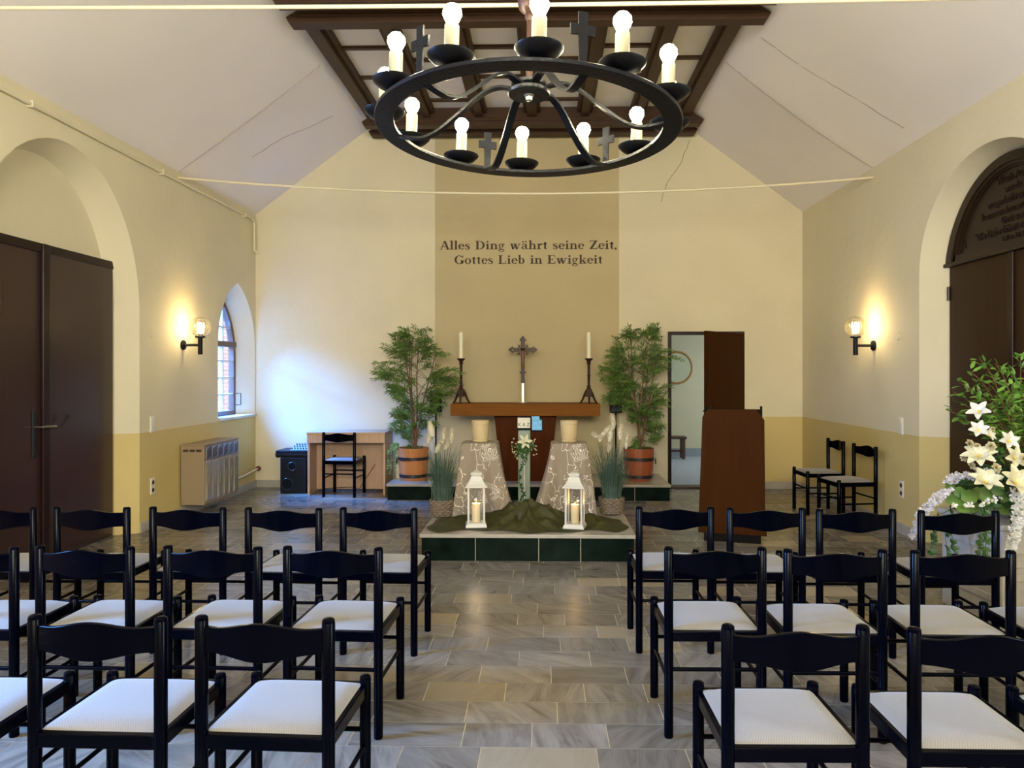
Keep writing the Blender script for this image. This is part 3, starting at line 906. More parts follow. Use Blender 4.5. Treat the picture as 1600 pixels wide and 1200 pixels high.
window(2, 'l', NWL_IN, 2.2, .46, 2.0, .62, XL-.21)
window(3, 'r', NW_IN, .9, .46, 2.0, .62, XR+.21)
b = MB(); b.bx(-6.2, -5.95, 12.2, 19.5, 0, 8)
tag(b.build('brick_building', M['brick']), 'sunlit red brick building seen through the pointed window at left', 'building')
b = MB(); b.bx(-9, XL-.6, 6, 18, -.2, -.02); struct(b.build('floor_yard', pmat('yard_gravel', (.35, .32, .28), .9, var=.2)))

# ------------------------------------------------------------ side room seen through the open door
YA = 13.65
b = MB()
x0, x1, y0, y1, zt = .6, 5.0, YB+.22, YA, 2.7
b.add([(x0, y0, 0), (x1, y0, 0), (x1, y1, 0), (x0, y1, 0), (x0, y0, zt), (x1, y0, zt), (x1, y1, zt), (x0, y1, zt)],
      [(3, 2, 6, 7), (0, 3, 7, 4), (1, 5, 6, 2)])
struct(b.build('wall_side_room', M['annex']))
b = MB(); b.add([(x0, y0, zt), (x1, y0, zt), (x1, y1, zt), (x0, y1, zt)], [(0, 1, 2, 3)]); struct(b.build('ceiling_side_room', M['annex']))
b = MB(); b.add([(x0, y0, 0), (DX0, y0, 0), (DX0, y0, zt), (x0, y0, zt)], [(0, 1, 2, 3)]); b.add([(DX1, y0, 0), (x1, y0, 0), (x1, y0, zt), (DX1, y0, zt)], [(0, 1, 2, 3)])
b.add([(DX0, y0, DZ), (DX1, y0, DZ), (DX1, y0, zt), (DX0, y0, zt)], [(0, 1, 2, 3)]); struct(b.build('wall_side_room_front', M['annex']))
b = MB(); b.bx(x0, x1, y0, y1, -.05, 0); struct(b.build('floor_side_room', M['carpet']))
b = MB(); b.bx(x0, x1, YA-.02, YA, 0, .15); struct(b.build('baseboard_side_room', M['bluegrey']))
c = on_y(1058, 574.5, YA-.02)
t = thing('oval_mirror', 'oval wall mirror in a thin gilt frame beyond the open door', 'mirror', (c.x, YA, c.z))
b = MB(); b.tube([(.27*math.cos(a), -.02, .285*math.sin(a)) for a in [2*PI*i/40 for i in range(40)]], .019, 8, closed=True); b.build('mirror_frame', M['mirrorframe'], t, 60)
b = MB(); b.prism([(.265*math.cos(2*PI*i/40), .28*math.sin(2*PI*i/40)) for i in range(40)], lambda u, v, w: (u, w, v), -.018, -.002); b.build('mirror_glass', M['mirror'], t)
p = on_z(1050, 716, 0)
t = thing('wooden_bench', 'small dark wooden bench under the oval mirror in the side room', 'bench', (p.x-.12, YA-.35, 0))
b = MB(); b.bx(-.35, .35, -.15, .15, .36, .40); b.build('seat', M['benchwood'], t, bevel=.006)
for sx in (-1, 1):
    for sy in (-1, 1):
        b = MB(); b.bx(sx*.30-.025, sx*.30+.025, sy*.11-.022, sy*.11+.022, 0, .36); b.build('leg', M['benchwood'], t)
b = MB(); b.bx(-.30, .30, -.012, .012, .12, .155); b.bx(-.312, -.288, -.11, .11, .12, .155); b.bx(.288, .312, -.11, .11, .12, .155); b.build('stretcher', M['benchwood'], t)

# ------------------------------------------------------------ chairs
def make_chair():
    t = thing('wooden_chair', '', 'chair')
    # seat cushion
    b = MB()
    n = 14
    vs = []; fs = []
    def cushion(u, v):
        x = u*.186; y = .195+v*.186
        e = max(abs(u), abs(v))
        # rounded corners
        if abs(u) > .88 and abs(v) > .88:
            x *= .975; y = .195+(y-.195)*.975
        return x, y
    for i in range(n+1):
        for j in range(n+1):
            u = -1+2*i/n; v = -1+2*j/n
            x, y = cushion(u, v)
            dome = (1-abs(u)**5)*(1-abs(v)**5)
            vs.append((x, y, .448+.022*dome**.6))
    for i in range(n):
        for j in range(n): fs.append((i*(n+1)+j, (i+1)*(n+1)+j, (i+1)*(n+1)+j+1, i*(n+1)+j+1))
    rim = [i*(n+1) for i in range(n+1)]+[n*(n+1)+j for j in range(1, n+1)]+[i*(n+1)+n for i in range(n-1, -1, -1)]+[j for j in range(n-1, 0, -1)]
    o = len(vs)
    for r_ in rim: vs.append((vs[r_][0], vs[r_][1], .432))
    m_ = len(rim)
    for k in range(m_): fs.append((rim[k], rim[(k+1) % m_], o+(k+1) % m_, o+k))
    fs.append(tuple(range(o, o+m_)))
    b.add(vs, fs)
    b.build('seat', M['fabric'], t, smooth=50)
    b = MB()
    for x in (-.19, .19): b.bx(x-.013, x+.013, .01, .38, .405, .448)
    b.bx(-.18, .18, -.014, .012, .405, .448); b.bx(-.18, .18, .378, .402, .405, .448)
    b.bx(-.18, .18, .01, .38, .425, .438)
    b.build('seat_frame', M['black'], t, bevel=.003)
    cap = lambda h, r: [(r*.92, 0), (r, .006), (r, h-.014), (r*.97, h-.013), (r*.97, h-.010), (r*.93, h-.004), (r*.7, h), (0, h+.001)]
    for x in (-.195, .195):
        b = MB(); b.lathe(cap(.80, .0195), (x, 0, 0), 20); b.build('leg', M['black'], t, smooth=40)
        b = MB(); b.lathe(cap(.475, .0195), (x, .385, 0), 20); b.build('leg', M['black'], t, smooth=40)
    # curved back board
    b = MB()
    nx, vs, fs = 20, [], []
    for i in range(nx+1):
        x = -.183+.366*i/nx
        bump = .5+.5*math.cos(PI*min(1, abs(x)/.15))
        y = -.004-.034*(1-(x/.183)**2)
        zt_, zb = .772+.020*bump, .697-.019*bump
        for (dy, z) in ((-.007, zb), (-.007, zt_), (.007, zt_), (.007, zb)): vs.append((x, y+dy, z))
    for i in range(nx):
        for k in range(4): fs.append((i*4+k, i*4+(k+1) % 4, (i+1)*4+(k+1) % 4, (i+1)*4+k))
    fs += [(0, 1, 2, 3), (nx*4+3, nx*4+2, nx*4+1, nx*4)]
    b.add(vs, fs); b.build('backrest', M['black'], t, smooth=40, bevel=.002)
    for pts in (((-.19, 0, .285), (.19, 0, .285)), ((-.19, .385, .285), (.19, .385, .285)), ((-.195, .01, .235), (-.195, .375, .235)), ((.195, .01, .235), (.195, .375, .235))):
        b = MB(); b.tube(pts, .0085, 10); b.build('stretcher', M['black'], t, smooth=40)
    return t
proto = make_chair()
used = [False]
def chair(cx, ytop, rz, label, group, pos=None):
    p = on_z(cx, ytop, .80) if pos is None else Vector(pos)
    o = proto if not used[0] else copy_tree(proto)
    used[0] = True
    o.location = (p.x, p.y, 0); o.rotation_euler = (0, 0, rz)
    o['label'] = label; o['category'] = 'chair'
    if group: o['group'] = group
    return o
GLF, GRT = 'black chairs in rows left of the aisle', 'black chairs in rows right of the aisle'
rows = [
 (-118, 960, 0, 'black chair at left frame edge of the nearest left row, only seat corner showing', GLF),
 (152.5, 962, -1.5, 'second black chair from the aisle in the nearest left row', GLF),
 (413.5, 964, -2.5, 'black chair at the aisle end of the nearest left row', GLF),
 (1242.5, 976, .8, 'black chair at the aisle end of the nearest right row', GRT),
 (1536, 981, 0, 'second black chair from the aisle in the nearest right row, cut by frame', GRT),
 (1825, 984, 0, 'black chair mostly beyond the right frame edge in the nearest right row', GRT),
 (-48, 853, -1, 'black chair cut by the left frame edge in the middle left row', GLF),
 (133, 853, -1.5, 'third black chair from the aisle in the middle left row', GLF),
 (332.5, 853, -2, 'second black chair from the aisle in the middle left row', GLF),
 (520, 854, -2.5, 'black chair at the aisle end of the middle left row', GLF),
 (1117.5, 854.5, .5, 'black chair at the aisle end of the middle right row', GRT),
 (1305, 858, .5, 'second black chair from the aisle in the middle right row', GRT),
 (1504.5, 859.5, 0, 'third black chair from the aisle in the middle right row', GRT),
 (1700, 862, 0, 'outermost black chair of the middle right row, only seat showing at frame edge', GRT),
 (-3, 792, 0, 'black chair cut by the left frame edge in the far left row before the door', GLF),
 (143.5, 792, -1, 'fourth black chair from the aisle in the far left row, before the brown door', GLF),
 (293.5, 792, -1.5, 'third black chair from the aisle in the far left row', GLF),
 (443, 793, -2, 'second black chair from the aisle in the far left row', GLF),
 (591.5, 793, -2, 'black chair at the aisle end of the far left row, before the step', GLF),
 (1054.5, 791.5, .5, 'black chair at the aisle end of the far right row, before the step', GRT),
 (1197, 793, .5, 'second black chair from the aisle in the far right row, before the lectern', GRT),
 (1337.5, 795, .5, 'third black chair from the aisle in the far right row', GRT),
 (1497.5, 797.5, 0, 'fourth black chair from the aisle in the far right row, before the flowers', GRT)]
for (cx, yt, rz, lab, g) in rows: chair(cx, yt, R(rz), lab, g)
chair(0, 0, R(-4), 'black chair tucked into the pale wooden desk', None, pos=(-2.53, 9.06, 0))
chair(0, 0, R(92), 'black chair against the right wall, the farther of two by the lectern', 'black chairs against the right wall', pos=(3.21, 8.22, 0))
chair(0, 0, R(98), 'black chair against the right wall, the nearer of two by the lectern', 'black chairs against the right wall', pos=(3.26, 7.60, 0))

# ------------------------------------------------------------ tie rods and conduit
def sag(a, b, s, n=24):
    a, b = Vector(a), Vector(b)
    return [a.lerp(b, i/n)+Vector((0, 0, -s*4*(i/n)*(1-i/n))) for i in range(n+1)]
b = MB(); b.tube(sag((XL-.02, 7.74, 3.60), (XR+.02, 7.74, 3.56), .17), .0125, 8)
tag(b.build('tie_rod', M['pipe'], smooth=60), 'thin cream tie rod sagging across the room before the altar wall', 'tie rod')
b = MB(); b.tube(sag((XL-.02, 4.05, 3.572), (XR+.02, 4.05, 3.568), .022), .0115, 8)
tag(b.build('tie_rod', M['pipe'], smooth=60), 'thin cream tie rod crossing the top of the picture above the chandelier', 'tie rod')
t = thing('conduit_pipe', 'cream painted pipe running under the left eaves and down beside the far corner', 'pipe', (XL, 7, 3.58))
b = MB(); b.tube([(.03, -3, -.06), (.03, -1.8, -.035), (.03, .2, -.03), (.03, 2.60, -.015), (.03, 2.70, -.04), (.03, 2.71, -.09), (.03, 2.71, -.42), (.06, 2.73, -.45)], .016, 8); b.build('pipe', M['pipe'], t, 60)
for yy, zz in ((-1.55, -.035), (.35, -.03), (2.4, -.02)):
    b = MB(); b.bx(0, .052, yy-.012, yy+.012, zz-.026, zz+.026); b.build('bracket', M['pipe'], t, bevel=.003)

# ------------------------------------------------------------ chandelier
def chandelier():
    H, RM = 2.447, .541
    t = thing('chandelier', 'black wrought iron ring chandelier with twelve lit candle bulbs and small crosses', 'chandelier', (-.060, 2.80, H))
    t.rotation_euler = (R(-2.4), R(.9), 0)
    # ring: flat annulus with an upturned outer edge
    n = 96
    b = MB(); vs = []; fs = []
    prof = [(.503, 0), (.573, 0), (.574, .014), (.568, .016), (.503, .014)]
    for i in range(n):
        a = 2*PI*i/n
        for (r, z) in prof: vs.append((r*math.cos(a), r*math.sin(a), z))
    m_ = len(prof)
    for i in range(n):
        for k in range(m_): fs.append((i*m_+k, i*m_+(k+1) % m_, ((i+1) % n)*m_+(k+1) % m_, ((i+1) % n)*m_+k))
    b.add(vs, fs); b.build('ring', M['iron'], t, smooth=30, bevel=.002)
    # hub: two discs, bolt
    hz = .150
    b = MB(); b.lathe([(0, hz-.012), (.078, hz-.012), (.081, hz-.006), (.081, hz+.002), (0, hz+.002)], n=32); b.lathe([(.02, hz), (.02, hz+.03)], n=12)
    b.lathe([(0, hz+.02), (.068, hz+.02), (.070, hz+.030), (0, hz+.034)], n=32); b.build('hub', M['iron'], t, smooth=30)
    b = MB(); b.lathe([(0, hz-.034), (.012, hz-.032), (.013, hz-.02), (.02, hz-.012)], n=12); b.build('bolt', M['metal'], t, smooth=30)
    b = MB(); b.tube([(0, 0, hz+.03), (0, 0, .46)], .013, 12); b.tube([(0, 0, .50), (0, 0, 2.28)], .012, 12); b.build('rod', M['brass'], t, smooth=40)
    b = MB(); b.lathe([(.014, .425), (.022, .44), (.018, .452), (.03, .46), (.045, .475), (.050, .50), (.045, .525), (.02, .545), (.013, .56)], n=24); b.build('ball', M['brass'], t, smooth=50)
    # arms: bent straps
    def strap(pts, wv, th):
        q = MB(); vs = []; fs = []
        for i, p in enumerate(pts):
            p = Vector(p)
            a = Vector(pts[max(0, i-1)]); c = Vector(pts[min(len(pts)-1, i+1)])
            tt = (c-a).normalized(); sd = tt.cross(Vector((0, 0, 1))).normalized(); up = sd.cross(tt)
            for (s1, s2) in ((-1, -1), (1, -1), (1, 1), (-1, 1)): vs.append(p+sd*s1*wv/2+up*s2*th/2)
        for i in range(len(pts)-1):
            for k in range(4): fs.append((i*4+k, i*4+(k+1) % 4, (i+1)*4+(k+1) % 4, (i+1)*4+k))
        fs += [(0, 1, 2, 3), tuple(4*(len(pts)-1)+k for k in (3, 2, 1, 0))]
        q.add(vs, fs); return q
    for k in range(6):
        phi = R(21+60*k)          # measured from the direction towards the camera, to the right
        u = Vector((math.sin(phi), -math.cos(phi), 0))
        pts = []
        for i in range(22):
            s_ = i/21
            r = .06+(.515-.06)*s_
            e_ = min(1, max(0, (s_-.06)/.78)); e_ = e_*e_*(3-2*e_)
            z = (hz+.014)*(1-e_)+.004*e_+.018*math.sin(PI*min(1, s_*2.2))-.014*math.sin(PI*max(0, (s_-.5)/.5))
            pts.append(u*r+Vector((0, 0, z)))
        strap(pts, .030, .009).build('arm', M['iron'], t, smooth=50)
    # candle holders
    for k in range(12):
        phi = R(4.5+30*k)
        u = Vector((math.sin(phi), -math.cos(phi), 0))
        c = u*RM
        q = MB(); q.lathe([(0, .022), (.03, .024), (.058, .034), (.075, .050), (.077, .055), (.072, .055), (.05, .043), (.02, .036), (0, .036)], c, 32)
        q.lathe([(.012, .005), (.012, .026)], c, 10)
        tr = q.build('drip_tray', M['iron_dish'], t, smooth=50)
        q = MB(); q.lathe([(.0235, .036), (.0235, .150), (.022, .153), (.012, .154), (.0, .154)], c, 20); q.build('candle_sleeve', M['sleeve'], tr, smooth=40)
        q = MB(); q.lathe([(.013, .152), (.017, .160), (.0235, .172), (.0305, .188), (.028, .204), (.018, .216), (0, .221)], c, 16); q.build('bulb', M['bulb'], tr, smooth=80)
    # crosses
    for phi in (19, -39, 143, 201):
        a = R(phi)
        u = Vector((math.sin(a), -math.cos(a), 0)); sd = Vector((math.cos(a), math.sin(a), 0))
        base = u*.545
        f = lambda x, z, w_: base+sd*x+Vector((0, 0, z))+u*w_
        poly = [(-.012, .01), (.012, .01), (.015, .110), (.040, .108), (.042, .142), (.015, .142), (.016, .182), (-.016, .182), (-.015, .142), (-.042, .142), (-.040, .108), (-.015, .110)]
        q = MB(); q.prism(poly, f, -.004, .004); q.build('cross', M['iron'], t)
chandelier()

# ------------------------------------------------------------ globe wall lamps
def sconce(side, y, z, label):
    sg = 1 if side == 'l' else -1
    x = XL if side == 'l' else XR
    t = thing('wall_lamp', label, 'wall lamp', (x, y, z), 0, 'globe wall lamps')
    MX = Matrix.Rotation(sg*PI/2, 3, 'Y')
    b = MB(); b.lathe([(0, 0), (.052, 0), (.055, .008), (.050, .020), (.03, .028), (0, .030)], (0, 0, 0), 24, M=MX); b.build('wall_plate', M['blackbox'], t, smooth=40)
    b = MB(); b.tube([(sg*.02, 0, 0), (sg*.17, 0, 0)], .015, 12); b.build('arm', M['darkmetal'], t, smooth=40)
    b = MB(); b.lathe([(.024, -.10), (.024, .075), (.050, .078), (.052, .095), (.03, .10), (.02, .12), (0, .12)], (sg*.19, 0, 0), 20); b.build('post', M['blackbox'], t, smooth=40)
    b = MB(); vs = []; fs = []
    n, m_ = 96, 20
    for i in range(m_+1):
        th = .42+(PI-.44)*i/m_
        for j in range(n):
            a = 2*PI*j/n
            r = .108*(1+.012*math.cos(24*a))
            vs.append((sg*.19+r*math.sin(th)*math.cos(a), r*math.sin(th)*math.sin(a), .195-.108*math.cos(th)))
    for i in range(m_):
        for j in range(n): fs.append((i*n+j, i*n+(j+1) % n, (i+1)*n+(j+1) % n, (i+1)*n+j))
    b.add(vs, fs); b.build('glass_globe', M['globe'], t, smooth=60)
    b = MB(); b.lathe([(.016, .12), (.018, .135), (.030, .160), (.034, .182), (.028, .205), (.014, .218), (0, .221)], (sg*.19, 0, 0), 20); b.build('bulb', M['bulb2'], t, smooth=80)
    l = bpy.data.lights.new('wall_lamp_light', 'POINT'); l.energy = 1.9; l.color = (1, .72, .32); l.shadow_soft_size = .034
    o = bpy.data.objects.new('wall_lamp_light', l); COL.objects.link(o); o.parent = t; o.location = (sg*.19, 0, .262)
sconce('l', 7.83, 1.83, 'lit clear globe lamp on the left wall between arch and pointed window')
sconce('r', 7.71, 1.815, 'lit clear globe lamp on the right wall above the two chairs')

def disc(side, y, z, label):
    x = XL if side == 'l' else XR
    b = MB(); b.lathe([(0, 0), (.04, 0), (.04, .006), (.036, .010), (0, .011)], (x, y, z), 24, M=Matrix.Rotation((1 if side == 'l' else -1)*PI/2, 3, 'Y'))
    tag(b.build('junction_cover', M['plaster'], smooth=40), label, 'cover plate')
disc('l', 7.2, 1.915, 'round cream cover plate on the left wall beside the lamp')
disc('r', 7.185, 1.887, 'round cream cover plate on the right wall beside the lamp')
def plate(side, y, z, n, label, cat, kind):
    sg = 1 if side == 'l' else -1
    x = XL if side == 'l' else XR
    t = thing('light_switch' if kind == 's' else 'power_socket', label, cat, (x, y, z))
    q_ = .04*n if n == 2 else .082
    b = MB(); b.bx(0, sg*.012, -.036, .036, -q_, q_); b.build('frame', M['white'], t, bevel=.004)
    for i in range(n):
        zc = (i-(n-1)/2)*(.075 if n == 2 else .052)
        b = MB()
        if kind == 's': b.bx(sg*.012, sg*.018, -.027, .027, zc-(.029 if n == 2 else .022), zc+(.029 if n == 2 else .022)); b.build('rocker', M['white'], t, bevel=.003)
        else:
            b.lathe([(0, 0), (.022, 0), (.022, .003), (0, .003)], (sg*.011, 0, zc), 16, M=Matrix.Rotation(sg*PI/2, 3, 'Y')); b.build('outlet', M['slot'], t)
plate('l', 7.2, 1.026, 2, 'white double light switch on the left wall beside the arch', 'light switch', 's')
plate('l', 7.21, .415, 2, 'white double power socket low on the left wall', 'socket', 'o')
plate('r', 7.12, 1.024, 3, 'white triple light switch on the right wall beside the arch', 'light switch', 's')
plate('r', 7.11, .425, 2, 'white double power socket low on the right wall', 'socket', 'o')

# ------------------------------------------------------------ heater
def heater():
    t = thing('gas_heater', 'tan gas heater with enamel fluted front under the pointed window', 'heater', (XL, 7.75, .13))
    b = MB(); b.bx(.02, .27, 0, .87, 0, .63); b.build('casing', M['heater'], t, bevel=.006)
    b = MB(); b.bx(.02, .285, -.008, .878, .63, .642); b.build('top_plate', M['heater'], t, bevel=.004)
    for i in range(6):
        y0 = .02+i*.14
        b = MB(); b.bx(.27, .282, y0, y0+.125, .03, .46)
        b.bx(.282, .288, y0+.012, y0+.113, .05, .44); 
        for k in range(3):
            b.box((.290, y0+.0625, .20+k*.045), (.006, .045, .03), M=Matrix.Rotation(PI/4, 3, 'X'))
        b.build('front_panel', M['chrome'], t, bevel=.003)
        b = MB()
        b.bx(.27, .284, y0+.004, y0+.121, .48, .61); b.build('vent', M['metal'], t, bevel=.003)
        b = MB()
        for k in range(5): b.box((.286, y0+.0625, .505+k*.02), (.004, .10, .006), M=Matrix.Rotation(.35, 3, 'X'))
        b.build('vent_slot', M['slot'], t)
    b = MB()
    for k in range(3): b.bx(.045+k*.07, .10+k*.07, -.004, .001, .565, .59)
    b.build('side_slot', M['slot'], t)
heater()
t = thing('gas_pipe', 'thin cream gas pipe with dark red tap behind the heater', 'pipe', (XL, 9, .2))
b = MB(); b.tube([(.05, -.38, .0), (.05, .3, .02), (.05, .68, .05), (.06, .80, .06)], .013, 8); b.build('pipe', M['pipe'], t, 60)
b = MB(); b.lathe([(0, 0), (.03, .004), (.034, .02), (.03, .036), (0, .04)], (.06, .79, .06), 14, M=Matrix.Rotation(PI/2, 3, 'X')); b.build('tap', M['red'], t, smooth=50)

# ------------------------------------------------------------ desk, speaker, mixer
def desk():
    t = thing('desk', 'pale beech desk with open knee space against the altar wall', 'desk', (-2.485, 9.2, 0))
    b = MB(); b.bx(-.495, .495, 0, .52, .765, .787); b.build('desk_top', M['oak'], t, bevel=.002)
    b = MB(); b.bx(-.49, .49, .005, .03, .655, .765); b.build('apron', M['oak'], t, bevel=.002)
    for x in (-.477, .477):
        b = MB(); b.bx(x-.013, x+.013, .03, .50, 0, .765); b.build('side_panel', M['oak'], t, bevel=.001)
    b = MB(); b.bx(-.464, .464, .32, .338, .03, .765); b.build('modesty_panel', M['oak'], t)
    b = MB(); b.tube([(-.35, .285, .04), (-.05, .29, .06), (.1, .29, .04), (.3, .30, .35)], .004, 6); b.build('cable', M['slot'], t)
desk()
p = on_z(436, 770, 0)
t = thing('subwoofer', 'black floor loudspeaker with two round ports left of the desk', 'loudspeaker', (-3.19, 9.40, 0))
b = MB(); b.bx(-.165, .165, -.08, .32, 0, .455); b.build('cabinet', M['blackbox'], t, bevel=.008)
for (x, z, r) in ((-.01, .345, .052), (-.075, .12, .072)):
    b = MB(); b.tube([(x+r*math.cos(a), -.084, z+r*math.sin(a)) for a in [2*PI*i/24 for i in range(24)]], .008, 6, closed=True); rg = b.build('port_ring', M['darkmetal'], t, smooth=60)
    b = MB(); b.lathe([(0, 0), (r-.006, 0), (r-.006, .003), (0, .003)], (x, -.081, z), 24, M=Matrix.Rotation(PI/2, 3, 'X')); b.build('port', M['ink'], rg)
t = thing('mixing_desk', 'black mixer case with pale control panel lying on the floor loudspeaker', 'mixer', (-3.15, 9.50, .455))
b = MB(); b.bx(-.27, .15, -.17, .2, 0, .09); b.build('case', M['blackbox'], t, bevel=.012)
b = MB(); b.bx(-.27, .15, -.178, -.16, .03, .05); b.build('trim_strip', M['darkmetal'], t)
b = MB(); b.add([(-.10, -.12, .092), (.15, -.12, .092), (.15, .17, .15), (-.10, .17, .15), (-.10, .17, .09), (.15, .17, .09)], [(0, 1, 2, 3), (3, 2, 5, 4), (0, 3, 4), (1, 5, 2), (0, 4, 5, 1)]); b.build('control_panel', M['knobwhite'], t)
for i in range(7):
    for j in range(3):
        b = MB(); b.lathe([(.009, 0), (.008, .018), (0, .019)], (-.085+i*.036, -.08+j*.09, .10+j*.018), 8); b.build('knob', M['slot' if j else 'darkmetal'], t)

def stand_speaker(x, y, z0, label):
    t = thing('column_speaker', label, 'loudspeaker', (x, y, .198), 0, 'stand speakers beside the altar')
    b = MB(); b.bx(-.075, .075, -.06, .07, z0-.2, z0+.09); b.build('cabinet', M['blackbox'], t, bevel=.008)
    b = MB(); b.bx(-.066, .066, -.066, -.06, z0-.19, z0+.08); b.build('grille', M['blackmesh'], t, bevel=.003)
    b = MB(); b.tube([(0, 0, .02), (0, 0, z0-.2)], .012, 10); b.build('pole', M['blackbox'], t, smooth=40)
    b = MB(); b.lathe([(0, 0), (.12, 0), (.12, .012), (.02, .025), (0, .025)], (0, 0, 0), 24); b.build('base', M['blackbox'], t, smooth=40)
pl = on_y(681, 625, 9.62); stand_speaker(pl.x, 9.62, 1.02, 'slim black loudspeaker on a pole behind the left bamboo plant')
pr = on_y(962, 622, 9.62); stand_speaker(pr.x, 9.62, 1.02, 'slim black loudspeaker on a pole behind the right bamboo plant')

# ------------------------------------------------------------ platforms
def platform(x0, x1, y0, y1, h, seams, label):
    t = thing('altar_step', label, 'step', ((x0+x1)/2, y0, 0), 0)
    cx = (x0+x1)/2
    b = MB(); b.bx(x0-cx+.012, x1-cx-.012, .012, y1-y0, 0, h-.03); b.build('riser_grout', M['grout'], t)
    cuts = [x0+.008]+seams+[x1-.008]
    b = MB()
    for a, c in zip(cuts[:-1], cuts[1:]): b.bx(a-cx+.003, c-cx-.003, .006, .03, .003, h-.032)
    ys = [y0+.03+(y1-y0-.03)*i/3 for i in range(4)]
    for a, c in zip(ys[:-1], ys[1:]):
        for xx in (x0-cx+.006, x1-cx-.02): b.bx(xx, xx+.014, a-y0+.003, c-y0-.003, .003, h-.032)
    b.build('riser_tiles', M['greentile'], t)
    b = MB(); b.bx(x0-cx-.006, x1-cx+.006, -.008, y1-y0, h-.03, h); b.build('top_slab', M['marble_top'], t, bevel=.004)
    return t
HP, HR = .222, .198
platform(-1.008, .735, 5.99, 7.25, HP, [-.56, -.045, .295], 'low front platform with dark green tiled face and pale slab carrying the urns')
platform(-1.892, 1.504, 8.84, YB-.02, HR, [-1.35, -.7, 0, .6, 1.08], 'wide low platform with dark green tiled face under the altar and plant tubs')

# ------------------------------------------------------------ altar
AX, AY = -.232, 9.0
t = thing('altar', 'brown wooden altar table with thick slab on a tapered central pedestal', 'altar', (AX, AY, HR))
zt = 1.153-HR
b = MB(); b.bx(-.914, .914, 0, .58, zt-.145, zt); b.build('altar_top', M['altar'], t, bevel=.003)
b = MB(); b.prism([(-.30, 0), (.30, 0), (.385, zt-.145), (-.385, zt-.145)], lambda u, v, w: (u, w, v), .12, .42); b.build('pedestal', M['altar_dark'], t, bevel=.003)
ZA = 1.153

def candlestick(x, label, clabel):
    y = 9.17
    t = thing('candlestick', label, 'candlestick', (x, y, ZA), 0, 'bronze candlesticks on the altar')
    b = MB(); b.lathe([(0, .50), (.016, .50), (.022, .49), (.017, .48), (.017, .36), (.024, .352), (.017, .343), (.016, .23), (.024, .222), (.026, .205), (.018, .195)][::-1], n=16)
    b.build('shaft', M['bronze'], t, smooth=40)
    b = MB(); b.lathe([(.017, .485), (.03, .50), (.022, .51), (.03, .53), (.05, .55), (.052, .56), (.03, .562), (0, .562)], n=8); b.build('cup', M['bronze'], t)
    b = MB(); b.lathe([(.040, .085), (.044, .10), (.042, .165), (.030, .185), (.018, .20)], n=6); b.build('body', M['bronze'], t)
    for k in range(3):
        a = R(-90+120*k) if k else R(-90)
        u = Vector((math.cos(a), math.sin(a), 0))
        q = MB(); q.tube([u*.030+Vector((0, 0, .155)), u*.055+Vector((0, 0, .115)), u*.085+Vector((0, 0, .05)), u*.110+Vector((0, 0, .012)), u*.128+Vector((0, 0, .008))], [.018, .016, .013, .012, .008], 6)
        q.build('foot', M['bronze'], t, smooth=40)
    q = MB(); q.lathe([(.0265, 0), (.0265, .315), (.02, .322), (0, .324)], (x, y, ZA+.562), 20)
    q.tube([(x, y, ZA+.885), (x, y, ZA+.90)], .0015, 5)
    tag(q.build('altar_candle', M['wax'], smooth=40), clabel, 'candle', 'ivory candles on the altar')
pL = on_y(720.5, 630, 9.17); pR = on_y(920, 630, 9.17)
candlestick(pL.x, 'dark bronze three-footed candlestick on the left of the altar', 'tall ivory candle in the left altar candlestick')
candlestick(pR.x, 'dark bronze three-footed candlestick on the right of the altar', 'tall ivory candle in the right altar candlestick')

